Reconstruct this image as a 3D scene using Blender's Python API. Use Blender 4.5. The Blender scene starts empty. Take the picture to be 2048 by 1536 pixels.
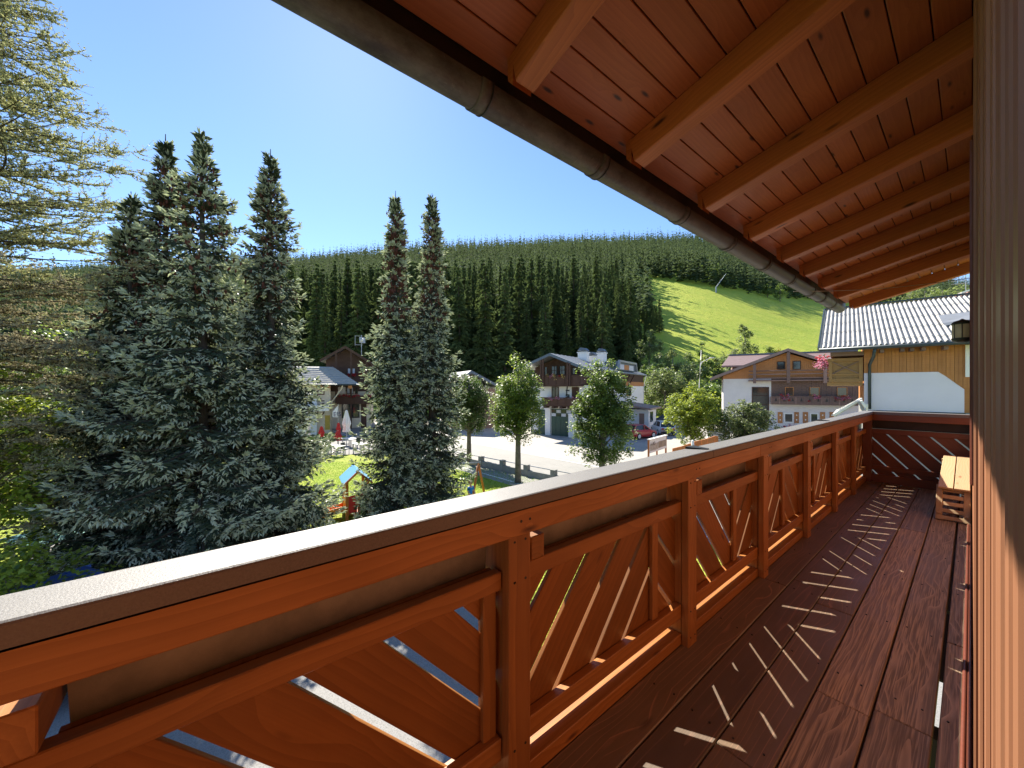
import bpy, bmesh, math, random
import numpy as np
from mathutils import Vector, Matrix
PI = math.pi
rad = math.radians
random.seed(7)
scn = bpy.context.scene
COL = scn.collection

# ---------------------------------------------------------------- camera
EYE = 1.47                      # eye height above the balcony floor (z = 0)
YAW = rad(51.2)
FWD = Vector((-math.sin(YAW), math.cos(YAW), 0))
RGT = Vector((math.cos(YAW), math.sin(YAW), 0))
FPX = 739.0
HOR = 775.0
cam_d = bpy.data.cameras.new('camera')
cam = bpy.data.objects.new('camera', cam_d)
COL.objects.link(cam)
cam.location = (0, 0, EYE)
cam.rotation_euler = (PI / 2, 0, YAW)
cam_d.sensor_width = 36.0
cam_d.lens = FPX / 2048 * 36.0
cam_d.shift_y = (HOR - 768) / 2048
cam_d.clip_start = 0.02
cam_d.clip_end = 4000
scn.camera = cam

# ---------------------------------------------------------------- light
SUN = Vector((-0.9655, 0.2605, 0.922)).normalized()
EL = math.asin(SUN.z)
AZ = math.atan2(SUN.x, SUN.y)
world = bpy.data.worlds.new('World')
scn.world = world
world.use_nodes = True
wn = world.node_tree
sky = wn.nodes.new('ShaderNodeTexSky')
sky.sky_type = 'NISHITA'
sky.sun_disc = False
sky.sun_elevation = EL
sky.sun_rotation = AZ
sky.altitude = 1500
sky.air_density = 1.0
sky.dust_density = 0.2
sky.ozone_density = 5.0
bg = wn.nodes['Background']
bg.inputs['Strength'].default_value = 0.10
wn.links.new(sky.outputs[0], bg.inputs[0])
sl = bpy.data.lights.new('sun', 'SUN')
sl.energy = 5.0
sl.angle = rad(0.53)
sl.color = (1.0, 0.93, 0.82)
sun = bpy.data.objects.new('sun', sl)
COL.objects.link(sun)
sun.rotation_euler = SUN.to_track_quat('Z', 'Y').to_euler()
sun.location = (0, 0, 30)
vs = scn.view_settings
vs.view_transform = 'Standard'
vs.look = 'None'
vs.exposure = 1.35
vs.gamma = 1.0
vs.use_curve_mapping = False
scn.cycles.max_bounces = 8
scn.cycles.diffuse_bounces = 5
scn.cycles.glossy_bounces = 3
scn.cycles.transmission_bounces = 4
scn.cycles.transparent_max_bounces = 6
scn.cycles.use_denoising = True
scn.cycles.caustics_reflective = False
scn.cycles.caustics_refractive = False

GZ = -3.6                       # street level below the balcony floor
CAMZ = EYE

def W(px, py, D):
    """point at depth D seen at photo pixel (px, py)"""
    p = FWD * D + RGT * ((px - 1024) / FPX * D)
    return Vector((p.x, p.y, EYE + (HOR - py) / FPX * D))

def G(px, py, z=GZ):
    D = (EYE - z) * FPX / (py - HOR)
    p = W(px, py, D)
    return Vector((p.x, p.y, z))

def GD(px, D, z=GZ):
    p = FWD * D + RGT * ((px - 1024) / FPX * D)
    return Vector((p.x, p.y, z))

# ---------------------------------------------------------------- node helpers
def nmat(name):
    m = bpy.data.materials.new(name)
    m.use_nodes = True
    nt = m.node_tree
    return m, nt, nt.nodes['Principled BSDF']

class NT:
    def __init__(s, nt):
        s.nt = nt
    def n(s, typ, ins=None, **kw):
        nd = s.nt.nodes.new('ShaderNode' + typ)
        for k, v in kw.items():
            setattr(nd, k, v)
        if ins:
            for k, v in ins.items():
                s.put(nd.inputs[k], v)
        return nd
    def put(s, sock, v):
        if isinstance(v, bpy.types.NodeSocket):
            s.nt.links.new(v, sock)
        else:
            sock.default_value = v
    def math(s, op, a, b=None, c=None, clamp=False):
        nd = s.n('Math', operation=op)
        nd.use_clamp = clamp
        s.put(nd.inputs[0], a)
        if b is not None: s.put(nd.inputs[1], b)
        if c is not None: s.put(nd.inputs[2], c)
        return nd.outputs[0]
    def vmath(s, op, a, b):
        nd = s.n('VectorMath', operation=op)
        s.put(nd.inputs[0], a); s.put(nd.inputs[1], b)
        return nd.outputs[0]
    def mix(s, f, a, b, mode='MIX'):
        nd = s.n('Mix', data_type='RGBA', blend_type=mode)
        s.put(nd.inputs[0], f); s.put(nd.inputs[6], a); s.put(nd.inputs[7], b)
        return nd.outputs[2]
    def ramp(s, v, lo, hi, a=0.0, b=1.0):
        nd = s.n('MapRange', clamp=True)
        s.put(nd.inputs[0], v); s.put(nd.inputs[1], lo); s.put(nd.inputs[2], hi)
        s.put(nd.inputs[3], a); s.put(nd.inputs[4], b)
        return nd.outputs[0]
    def noise(s, vec, scale, detail=3, rough=.55, dist=0):
        nd = s.n('TexNoise', {'Scale': scale, 'Detail': detail, 'Roughness': rough, 'Distortion': dist})
        s.put(nd.inputs['Vector'], vec)
        return nd
    def mapping(s, vec, sc=(1, 1, 1), loc=(0, 0, 0), rot=(0, 0, 0)):
        nd = s.n('Mapping')
        s.put(nd.inputs[0], vec)
        nd.inputs['Location'].default_value = loc
        nd.inputs['Rotation'].default_value = rot
        nd.inputs['Scale'].default_value = sc
        return nd.outputs[0]
    def bump(s, h, strength, dist=.01):
        nd = s.n('Bump', {'Strength': strength, 'Distance': dist})
        s.put(nd.inputs['Height'], h)
        return nd.outputs[0]

def c4(c): return (c[0], c[1], c[2], 1)

def wood(name, c1, c2, knot=(.05, .02, .01), rough=.5, ringscale=26, bump=.25, wear=0.0,
         wearcol=(.22, .13, .075), knots=.9, var=.25, spec=.4, ringmix=.55, world_xyz=None, stain=0.25, ks=1.0, wobble=.12, kf=1.0):
    m, nt, b = nmat(name)
    t = NT(nt)
    tc = t.n('TexCoord').outputs['Object']
    oi = t.n('ObjectInfo')
    rnd = oi.outputs['Random']
    off = t.n('CombineXYZ', {0: t.math('MULTIPLY', rnd, 91.0), 1: t.math('MULTIPLY', rnd, 0.31), 2: t.math('ADD', t.math('MULTIPLY', rnd, 0.2), 0.05)}).outputs[0]
    p = t.vmath('ADD', tc, off)
    if world_xyz:
        p = t.mapping(p, (1, 1, 1), rot=world_xyz)
    # knots
    kv = t.mapping(p, (1.6 * kf, 6.0 * kf, 6.0 * kf))
    vor = t.n('TexVoronoi', {'Scale': 1.0, 'Randomness': 1.0}, feature='F1')
    t.put(vor.inputs['Vector'], kv)
    kd = vor.outputs['Distance']
    kmask = t.ramp(kd, .04 * ks, .10 * ks, 1, 0)
    kinf = t.ramp(kd, .03, .45, 1, 0)
    low = t.noise(t.mapping(p, (.55, 2.6, 2.6)), 1.3, 2)
    wob = t.math('MULTIPLY', t.math('SUBTRACT', low.outputs[0], .5), wobble)
    wob = t.math('ADD', wob, t.math('MULTIPLY', kinf, .035))
    sx = t.n('SeparateXYZ', {0: p})
    q = t.n('CombineXYZ', {0: t.math('MULTIPLY', sx.outputs[0], .06), 1: t.math('ADD', sx.outputs[1], wob), 2: t.math('ADD', sx.outputs[2], t.math('MULTIPLY', wob, .6))}).outputs[0]
    wv = t.n('TexWave', {'Scale': ringscale, 'Distortion': 1.2, 'Detail': 2, 'Detail Scale': .8}, wave_type='RINGS', rings_direction='X', wave_profile='SAW')
    t.put(wv.inputs['Vector'], q)
    ring = wv.outputs['Fac']
    fine = t.noise(t.mapping(p, (4, 160, 160)), 1.0, 2).outputs[0]
    blot = t.noise(t.mapping(p, (1.2, 3, 3)), 1.7, 4).outputs[0]
    f = t.math('ADD', t.math('MULTIPLY', ring, ringmix), t.math('MULTIPLY', fine, 1 - ringmix))
    col = t.mix(f, c4(c1), c4(c2))
    col = t.mix(t.ramp(blot, .35, .75, 0, stain), col, c4([x * .45 for x in c1]))
    if wear > 0:
        wn_ = t.noise(t.mapping(p, (.8, 7, 7)), 1.4, 5, .65).outputs[0]
        line = t.ramp(ring, .62, .95)
        dots = t.ramp(fine, .45, .62)
        patch = t.ramp(wn_, .68 - wear * .35, .86 - wear * .3)
        wm = t.math('MULTIPLY', patch, t.math('MAXIMUM', t.math('MULTIPLY', dots, t.ramp(blot, .2, .55)), t.math('MULTIPLY', line, .9)))
        thin = t.ramp(ring, .86, .97)
        wm = t.math('MAXIMUM', wm, t.math('MULTIPLY', thin, t.ramp(wn_, .5 - wear * .25, .62 - wear * .2)))
        col = t.mix(t.math('MULTIPLY', wm, .75), col, c4(wearcol))
    col = t.mix(t.math('MULTIPLY', kmask, knots), col, c4(knot))
    hsv = t.n('HueSaturation', {'Saturation': 1.0, 'Hue': .5, 'Color': col})
    t.put(hsv.inputs['Value'], t.ramp(rnd, 0, 1, 1 - var, 1 + var))
    t.put(b.inputs['Base Color'], hsv.outputs[0])
    t.put(b.inputs['Roughness'], t.ramp(blot, .2, .8, rough - .08, rough + .15))
    b.inputs['Specular IOR Level'].default_value = spec
    hgt = t.math('ADD', t.math('MULTIPLY', ring, .5), t.math('ADD', t.math('MULTIPLY', fine, .35), t.math('MULTIPLY', kmask, -.6)))
    t.put(b.inputs['Normal'], t.bump(hgt, bump, .004))
    return m

def simple(name, col, rough=.6, metal=0.0, noise=.12, scale=6, bump=0.0, bscale=60, spec=.5, col2=None, emit=None):
    m, nt, b = nmat(name)
    t = NT(nt)
    tc = t.n('TexCoord').outputs['Object']
    n1 = t.noise(tc, scale, 5, .6).outputs[0]
    c2 = col2 if col2 else [x * (1 - noise * 2.2) for x in col]
    c = t.mix(t.ramp(n1, .3, .75), c4(col), c4(c2))
    t.put(b.inputs['Base Color'], c)
    t.put(b.inputs['Roughness'], t.ramp(n1, .3, .7, max(rough - .06, .02), min(rough + .08, 1)))
    b.inputs['Metallic'].default_value = metal
    b.inputs['Specular IOR Level'].default_value = spec
    if bump:
        n2 = t.noise(tc, bscale, 3, .6).outputs[0]
        t.put(b.inputs['Normal'], t.bump(n2, bump, .01))
    return m

def leafmat(name, c1, c2, trans=.35, rough=.55, scale=1.2, spec=.3, tcol=None):
    """foliage: diffuse + translucent + a little gloss, colour varied through the crown"""
    m, nt, b = nmat(name)
    t = NT(nt)
    geo = t.n('NewGeometry')
    isl = geo.outputs['Random Per Island']
    tc = t.n('TexCoord').outputs['Object']
    n1 = t.noise(tc, scale, 3).outputs[0]
    f = t.math('ADD', t.math('MULTIPLY', isl, .55), t.math('MULTIPLY', n1, .45))
    col = t.mix(t.ramp(f, .2, .8), c4(c1), c4(c2))
    oi = t.n('ObjectInfo')
    hsv = t.n('HueSaturation', {'Color': col})
    t.put(hsv.inputs['Value'], t.ramp(oi.outputs['Random'], 0, 1, .8, 1.2))
    col = hsv.outputs[0]
    t.put(b.inputs['Base Color'], col)
    b.inputs['Roughness'].default_value = rough
    b.inputs['Specular IOR Level'].default_value = spec
    tr = t.n('BsdfTranslucent')
    if tcol:
        t.put(tr.inputs['Color'], t.mix(.6, col, c4(tcol)))
    else:
        t.put(tr.inputs['Color'], col)
    ms = t.n('MixShader', {0: trans})
    nt.links.new(b.outputs[0], ms.inputs[1])
    nt.links.new(tr.outputs[0], ms.inputs[2])
    nt.links.new(ms.outputs[0], nt.nodes['Material Output'].inputs[0])
    return m

def glass(name, tint=(.02, .025, .03), rough=.05):
    m, nt, b = nmat(name)
    b.inputs['Base Color'].default_value = c4(tint)
    b.inputs['Roughness'].default_value = rough
    b.inputs['Specular IOR Level'].default_value = 1.0
    b.inputs['IOR'].default_value = 1.6
    return m

M = {}
# ---------------------------------------------------------------- object helpers
def tag(o, label=None, cat=None, group=None, kind=None):
    if label: o['label'] = label
    if cat: o['category'] = cat
    if group: o['group'] = group
    if kind: o['kind'] = kind
    return o

def empty(name, loc=(0, 0, 0), rz=0, label=None, cat=None, group=None):
    o = bpy.data.objects.new(name, None)
    o.empty_display_size = .3
    COL.objects.link(o)
    o.location = loc
    o.rotation_euler = (0, 0, rz)
    tag(o, label, cat, group)
    return o

def link(name, me, parent=None, mw=None):
    """mw: matrix in the parent's space"""
    o = bpy.data.objects.new(name, me)
    COL.objects.link(o)
    if parent: o.parent = parent
    if mw is not None: o.matrix_local = mw
    return o

class MB:
    def __init__(s):
        s.v = []; s.f = []; s.mi = []; s.mat = 0
    def add(s, vs_, fs):
        k = len(s.v)
        s.v.extend([tuple(v) for v in vs_])
        for f in fs:
            s.f.append(tuple(i + k for i in f)); s.mi.append(s.mat)
    def box(s, x0, x1, y0, y1, z0, z1, mx=None):
        vs_ = [Vector((x, y, z)) for x in (x0, x1) for y in (y0, y1) for z in (z0, z1)]
        if mx: vs_ = [mx @ v for v in vs_]
        s.add(vs_, [(0, 1, 3, 2), (4, 6, 7, 5), (0, 4, 5, 1), (2, 3, 7, 6), (0, 2, 6, 4), (1, 5, 7, 3)])
        return s
    def hexa(s, p):
        """8 points: 4 bottom ring, 4 top ring"""
        s.add(p, [(3, 2, 1, 0), (4, 5, 6, 7), (0, 1, 5, 4), (1, 2, 6, 5), (2, 3, 7, 6), (3, 0, 4, 7)])
        return s
    def prism(s, poly, d):
        """poly: 3d points (planar), extruded by vector d"""
        n = len(poly)
        P = [Vector(p) for p in poly]; d = Vector(d)
        s.add(P + [p + d for p in P], [tuple(reversed(range(n))), tuple(range(n, 2 * n))] + [(i, (i + 1) % n, n + (i + 1) % n, n + i) for i in range(n)])
        return s
    def beam(s, a, b_, w, h, up=(0, 0, 1)):
        a = Vector(a); b_ = Vector(b_); x = (b_ - a).normalized()
        up = Vector(up); y = up.cross(x)
        if y.length < 1e-4: y = Vector((0, 1, 0)).cross(x)
        y.normalize(); z = x.cross(y)
        c = [(-w / 2, -h / 2), (w / 2, -h / 2), (w / 2, h / 2), (-w / 2, h / 2)]
        s.add([a + y * u + z * v for u, v in c] + [b_ + y * u + z * v for u, v in c],
              [(3, 2, 1, 0), (4, 5, 6, 7), (0, 1, 5, 4), (1, 2, 6, 5), (2, 3, 7, 6), (3, 0, 4, 7)])
        return s
    def tube(s, pts, r, n=8, caps=True):
        pts = [Vector(p) for p in pts]
        rs = r if isinstance(r, (list, tuple)) else [r] * len(pts)
        k = len(s.v)
        for i, p in enumerate(pts):
            if i == 0: d = pts[1] - p
            elif i == len(pts) - 1: d = p - pts[-2]
            else: d = pts[i + 1] - pts[i - 1]
            d.normalize()
            a = d.cross(Vector((0, 0, 1)))
            if a.length < .05: a = d.cross(Vector((1, 0, 0)))
            a.normalize(); b_ = d.cross(a)
            for j in range(n):
                t = 2 * PI * j / n
                s.v.append(tuple(p + (a * math.cos(t) + b_ * math.sin(t)) * rs[i]))
        for i in range(len(pts) - 1):
            for j in range(n):
                s.f.append((k + i * n + j, k + i * n + (j + 1) % n, k + (i + 1) * n + (j + 1) % n, k + (i + 1) * n + j)); s.mi.append(s.mat)
        if caps:
            s.f.append(tuple(k + j for j in reversed(range(n)))); s.mi.append(s.mat)
            s.f.append(tuple(k + (len(pts) - 1) * n + j for j in range(n))); s.mi.append(s.mat)
        return s
    def lathe(s, prof, n=16, c=(0, 0, 0)):
        k = len(s.v); c = Vector(c)
        for r, z in prof:
            for j in range(n):
                t = 2 * PI * j / n
                s.v.append((c.x + r * math.cos(t), c.y + r * math.sin(t), c.z + z))
        for i in range(len(prof) - 1):
            for j in range(n):
                s.f.append((k + i * n + j, k + i * n + (j + 1) % n, k + (i + 1) * n + (j + 1) % n, k + (i + 1) * n + j)); s.mi.append(s.mat)
        s.f.append(tuple(k + j for j in reversed(range(n)))); s.mi.append(s.mat)
        s.f.append(tuple(k + (len(prof) - 1) * n + j for j in range(n))); s.mi.append(s.mat)
        return s
    def mesh(s, name, mats, smooth=False):
        me = bpy.data.meshes.new(name)
        me.from_pydata(s.v, [], s.f)
        if not isinstance(mats, (list, tuple)): mats = [mats]
        for m in mats: me.materials.append(m)
        if len(mats) > 1: me.polygons.foreach_set('material_index', s.mi)
        if smooth: me.polygons.foreach_set('use_smooth', [True] * len(me.polygons))
        me.update()
        return me
    def build(s, name, mats, parent=None, mw=None, smooth=False):
        return link(name, s.mesh(name, mats, smooth), parent, mw)

def np_mesh(name, V, T, mats, mi=None):
    """V (n,3) float, T (m,3|4) int"""
    me = bpy.data.meshes.new(name)
    V = np.ascontiguousarray(V, dtype=np.float32); T = np.ascontiguousarray(T, dtype=np.int32)
    k = T.shape[1]
    me.vertices.add(len(V)); me.vertices.foreach_set('co', V.ravel())
    me.loops.add(T.size); me.loops.foreach_set('vertex_index', T.ravel())
    me.polygons.add(len(T))
    me.polygons.foreach_set('loop_start', np.arange(0, T.size, k, dtype=np.int32))
    try: me.polygons.foreach_set('loop_total', np.full(len(T), k, dtype=np.int32))
    except Exception: pass
    for m in (mats if isinstance(mats, (list, tuple)) else [mats]): me.materials.append(m)
    if mi is not None: me.polygons.foreach_set('material_index', np.ascontiguousarray(mi, dtype=np.int32))
    me.update(calc_edges=True)
    me.validate()
    return me

_cb = {}
def cbox_mesh(L, Wd, T, c, mat):
    """chamfered box centred at the origin, long axis x"""
    key = (round(L, 4), round(Wd, 4), round(T, 4), c, mat.name)
    if key in _cb: return _cb[key]
    hx, hy, hz = L / 2, Wd / 2, T / 2
    vs_ = []; idx = {}
    for sx in (-1, 1):
        for sy in (-1, 1):
            for sz in (-1, 1):
                for ax in range(3):
                    p = [sx * (hx - c), sy * (hy - c), sz * (hz - c)]
                    p[ax] = (sx * hx, sy * hy, sz * hz)[ax]
                    idx[(sx, sy, sz, ax)] = len(vs_); vs_.append(p)
    fs = []
    for ax in range(3):
        for s in (-1, 1):
            r = []
            for a, b_ in ((-1, -1), (1, -1), (1, 1), (-1, 1)):
                k = [0, 0, 0]; k[ax] = s; k[(ax + 1) % 3] = a; k[(ax + 2) % 3] = b_
                r.append(idx[(k[0], k[1], k[2], ax)])
            fs.append(tuple(r) if s > 0 else tuple(reversed(r)))
    for ax in range(3):
        o1, o2 = (ax + 1) % 3, (ax + 2) % 3
        for a in (-1, 1):
            for b_ in (-1, 1):
                k0 = [0, 0, 0]; k0[ax] = -1; k0[o1] = a; k0[o2] = b_
                k1 = list(k0); k1[ax] = 1
                r = (idx[(*k0, o1)], idx[(*k1, o1)], idx[(*k1, o2)], idx[(*k0, o2)])
                fs.append(r if a * b_ > 0 else tuple(reversed(r)))
    for sx in (-1, 1):
        for sy in (-1, 1):
            for sz in (-1, 1):
                r = tuple(idx[(sx, sy, sz, a)] for a in range(3))
                fs.append(r if sx * sy * sz > 0 else tuple(reversed(r)))
    me = bpy.data.meshes.new('board')
    me.from_pydata(vs_, [], fs)
    me.materials.append(mat)
    me.update()
    _cb[key] = me
    return me

def board(name, a, b_, w, t, up, mat, parent=None, c=.003):
    """a chamfered board from a to b; w across, t along 'up' (its thickness direction)"""
    a = Vector(a); b_ = Vector(b_)
    x = (b_ - a); L = x.length; x.normalize()
    up = Vector(up).normalized()
    y = up.cross(x).normalized(); z = x.cross(y)
    mw = Matrix.Translation((a + b_) / 2) @ Matrix((x, y, z)).transposed().to_4x4()
    return link(name, cbox_mesh(L, w, t, min(c, t / 3, w / 3), mat), parent, mw)

# ---------------------------------------------------------------- materials
M['rail'] = wood('orange stained pine', (.47, .195, .052), (.28, .102, .026), knot=(.06, .015, .006), rough=.42, ringscale=15, bump=.3, knots=.9, var=.16, ringmix=.5, stain=.6, kf=1.25, ks=1.1, wobble=.08)
M['soffit'] = wood('orange stained soffit boards', (.50, .158, .046), (.32, .088, .024), knot=(.035, .009, .005), rough=.42, ringscale=16, bump=.1, knots=.95, ks=1.3, kf=1.7, wobble=.08, var=.14, ringmix=.3, stain=.35)
M['slat'] = wood('orange brown stained slats', (.37, .145, .036), (.23, .080, .019), knot=(.06, .015, .006), rough=.45, ringscale=13, bump=.3, knots=.8, var=.2, ringmix=.5, stain=.7, wobble=.07, kf=1.1)
M['railshade'] = wood('shade toned red brown pine', (.20, .062, .026), (.14, .04, .016), rough=.45, ringscale=14, bump=.12, knots=.6, var=.12, ringmix=.35)  # rail wood darkened in colour for the shaded end railing
M['rafter'] = wood('orange stained rafter', (.60, .195, .057), (.38, .112, .031), knot=(.045, .012, .006), rough=.45, ringscale=12, bump=.2, knots=.95, var=.12, ringmix=.45, stain=.5, ks=1.3, kf=1.3)
M['floor'] = wood('brown floor paint', (.19, .128, .078), (.14, .093, .057), knot=(.03, .014, .01), rough=.5, ringscale=15, bump=.5, wobble=.055, ringmix=.3, wear=.35, wearcol=(.36, .2, .125), knots=.5, var=.2, spec=.7, stain=.5)
M['floorworn'] = wood('brown floor paint worn', (.225, .152, .094), (.165, .11, .068), knot=(.03, .014, .01), rough=.55, ringscale=14, bump=.9, wobble=.055, ringmix=.3, wear=1.25, wearcol=(.60, .43, .27), knots=.5, var=.2, spec=.7, stain=.4)
M['wallwood'] = wood('orange wall boards', (.36, .155, .07), (.26, .10, .045), knot=(.2, .05, .02), rough=.5, ringscale=10, bump=.4, knots=.6, var=.15, ringmix=.5)
M['darkframe'] = wood('dark brown window frame', (.17, .05, .028), (.13, .036, .02), rough=.35, ringscale=14, bump=.1, knots=.2, var=.1)
M['frame'] = wood('brown orange door frame', (.34, .155, .075), (.24, .10, .05), rough=.45, ringscale=7, bump=.15, knots=.2, var=.15, ringmix=.2)
M['bench'] = wood('pale larch slats', (.52, .38, .22), (.40, .27, .14), knot=(.2, .09, .04), rough=.5, ringscale=18, bump=.3, knots=.9, var=.15)
M['endgrain'] = wood('bracket end', (.22, .085, .03), (.11, .04, .016), rough=.55, ringscale=30, bump=.4, knots=0, var=.1, ringmix=.8)

def cap_mat():
    m, nt, b = nmat('brown powder coated sheet')
    t = NT(nt)
    tc = t.n('TexCoord').outputs['Object']
    g = t.noise(tc, 210, 3, .75).outputs[0]
    g2 = t.noise(tc, 3.5, 5, .65).outputs[0]
    c = t.mix(t.ramp(g2, .35, .7), c4((.085, .055, .045)), c4((.12, .09, .075)))
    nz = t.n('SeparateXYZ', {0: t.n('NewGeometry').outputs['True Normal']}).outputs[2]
    top_glare = t.mix(t.ramp(g, .3, .7), c4((.23, .22, .205)), c4((.09, .084, .075)))  # backlit glare of the top face painted in as a paler colour
    top_glare = t.mix(t.ramp(g2, .4, .8, 0, .35), top_glare, c4((.13, .12, .105)))
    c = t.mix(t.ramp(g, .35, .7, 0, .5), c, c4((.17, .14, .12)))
    t.put(b.inputs['Base Color'], t.mix(t.ramp(nz, .6, .95), c, top_glare))
    t.put(b.inputs['Roughness'], t.ramp(g2, .3, .7, .44, .54))
    b.inputs['Specular IOR Level'].default_value = .9
    t.put(b.inputs['Normal'], t.bump(g, .35, .002))
    return m
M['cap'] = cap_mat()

def gutter_mat():
    m, nt, b = nmat('weathered brown copper')
    t = NT(nt)
    tc = t.n('TexCoord').outputs['Object']
    n1 = t.noise(t.mapping(tc, (3, 1.4, 3)), 3.5, 7, .75).outputs[0]
    n2 = t.noise(tc, 38, 4, .75).outputs[0]
    st = t.noise(t.mapping(tc, (2, 14, 2)), 1.5, 3).outputs[0]
    c = t.mix(t.ramp(n1, .35, .65), c4((.055, .042, .038)), c4((.145, .135, .12)))
    c = t.mix(t.ramp(n2, .6, .75, 0, .5), c, c4((.24, .22, .19)))
    c = t.mix(t.ramp(st, .70, .76, 0, .55), c, c4((.33, .32, .28)))
    t.put(b.inputs['Base Color'], c)
    b.inputs['Metallic'].default_value = .1
    t.put(b.inputs['Roughness'], t.ramp(n1, .3, .7, .38, .62))
    t.put(b.inputs['Normal'], t.bump(t.math('ADD', n2, t.math('MULTIPLY', n1, 2)), .2, .003))
    return m
M['gutter'] = gutter_mat()
M['black'] = simple('black iron', (.012, .012, .012), .5)
M['planter'] = simple('taupe planter plastic', (.27, .235, .195), .6, noise=.25, scale=9, bump=.1, bscale=150, col2=(.15, .13, .108))
M['dark'] = simple('dark underside', (.03, .018, .012), .7)
M['plaster'] = simple('white plaster', (.78, .77, .75), .85, noise=.04, scale=3, bump=.35, bscale=90)
# ================================================================ OUR CHALET
chalet = empty('chalet', (0, 0, GZ), 0, 'chalet this balcony belongs to, with orange wood cladding, timber railing and boarded eave overhead', 'house')
def CZ(v): return Vector((v[0], v[1], v[2] - GZ))
UPX = (1, 0, 0); UPZ = (0, 0, 1)

# parts are positioned in the chalet's frame (origin at street level)
class Rel:
    pass
chroot = chalet
def cpart(mb, name, mats, parent=None, smooth=False):
    mb.v = [(x, y, z - GZ) for x, y, z in mb.v]
    return mb.build(name, mats, parent or chroot, None, smooth)
def cboard(name, a, b_, w, t, up, mat, parent, c=.003):
    return board(name, CZ(a), CZ(b_), w, t, up, mat, parent, c)

YE = 8.0         # inner face of the end railing
YB = -2.6        # where the balcony goes on behind the camera
# --- floor
mb = MB()  # unseen boards added under the deck to block light through its gaps
mb.box(-1.19, -.15, YB, YE + .1, -.066, -.054)
mb.box(-.149, .02, YB, 2.20, -.066, -.054)
mb.box(-.149, .02, 2.95, 3.85, -.066, -.054)
mb.box(-.149, .02, 3.9, YE + .1, -.066, -.054)
floor = cpart(mb, 'balcony_floor_gap_block', M['dark'])
for y in np.arange(YB + .3, YE, .8):
    cpart(MB().box(-1.18, .02, y - .05, y + .05, -.21, -.068), 'joist', M['dark'], floor)
edges = [-1.20, -1.045, -.857, -.666, -.4755, -.284, -.094, .03]
joints = [[2.9, 6.2], [1.9, 5.4], [3.43, 6.9], [2.45, 5.0], [1.55, 4.3, 7.0], [2.05, 4.75], [1.5, 3.3, 6.0]]
joints[1] = [3.30]; joints[2] = [3.46, 6.9]; joints[3] = [1.62, 3.2]; joints[4] = [2.28, 5.6]; joints[5] = [2.35]; joints[0] = [1.0, 5.8]
for i in range(7):
    ys = [YB] + joints[i] + [YE + .12]
    gl = .003 if i < 5 else .005
    x0, x1 = edges[i] + gl, edges[i + 1] - (gl if i != 5 else .010)
    for k in range(len(ys) - 1):
        mt = M['floor'] if i < 4 else M['floorworn']
        if i == 3 : mt = M['floor']
        o = cboard('floor_board', ((x0 + x1) / 2, ys[k] + .002, -.0225 + random.uniform(-.002, .001)), ((x0 + x1) / 2, ys[k + 1] - .002, -.0225 + random.uniform(-.002, .001)), x1 - x0, .045, UPZ, mt, floor, .004)
# metal strip and skirting rail beside the wall
mb = MB()
mb.tube([(-.022, YB, .006), (-.022, YE, .006)], .008, 8)
mb.tube([(-.004, YB, .008), (-.004, YE, .008)], .009, 8)
cpart(mb, 'wall_strip', M['darkframe'], floor, True)

mb = MB()
for y in np.arange(YB + .3, YE, .8):
    for i in range(7):
        for fx in (.25, .75):
            x = edges[i] + (edges[i + 1] - edges[i]) * fx + random.uniform(-.012, .012); yy = y + random.uniform(-.015, .015)
            n0 = len(mb.v)
            mb.tube([(x, yy, -.004), (x, yy, .0028)], .0042, 7)
o = cpart(mb, 'floor_nail', M['black'], floor); o['kind'] = 'stuff'
# --- railing
mb = MB()
mb.box(-1.085, -.958, YB, YE + .10, 1.052, 1.056)          # hidden web under the sheet
rail = cpart(mb, 'railing', M['dark'])
def sheet_cap(y0, y1, name='handrail_cap', x0=-1.085, x1=-.958):
    mb = MB()
    pr = [(x0, 1.045), (x0, 1.096), (x0 + .004, 1.1), (x1 - .006, 1.1), (x1 - .0015, 1.0975), (x1, 1.093), (x1, 1.052), (x1 - .003, 1.052), (x1 - .004, 1.092), (x0 + .006, 1.094), (x0 + .004, 1.045)]
    n = len(pr)
    vs_ = [(x, y0, z) for x, z in pr] + [(x, y1, z) for x, z in pr]
    mb.add(vs_, [(i, (i + 1) % n, n + (i + 1) % n, n + i) for i in range(n)] + [tuple(reversed(range(n))), tuple(range(n, 2 * n))])
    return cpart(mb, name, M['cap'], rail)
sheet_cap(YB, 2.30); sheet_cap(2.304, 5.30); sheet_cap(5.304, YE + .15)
# raised joint covers on the cap
for y in (2.30, 5.30):
    mb = MB()
    mb.hexa([(-1.083, y - .09, 1.1012), (-.985, y - .02, 1.1012), (-.985, y + .01, 1.1012), (-1.083, y + .02, 1.1012),
             (-1.083, y - .085, 1.112), (-.987, y - .018, 1.105), (-.987, y + .008, 1.105), (-1.083, y + .018, 1.112)])
    cpart(mb, 'joint_cover', M['black'], rail)
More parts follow.
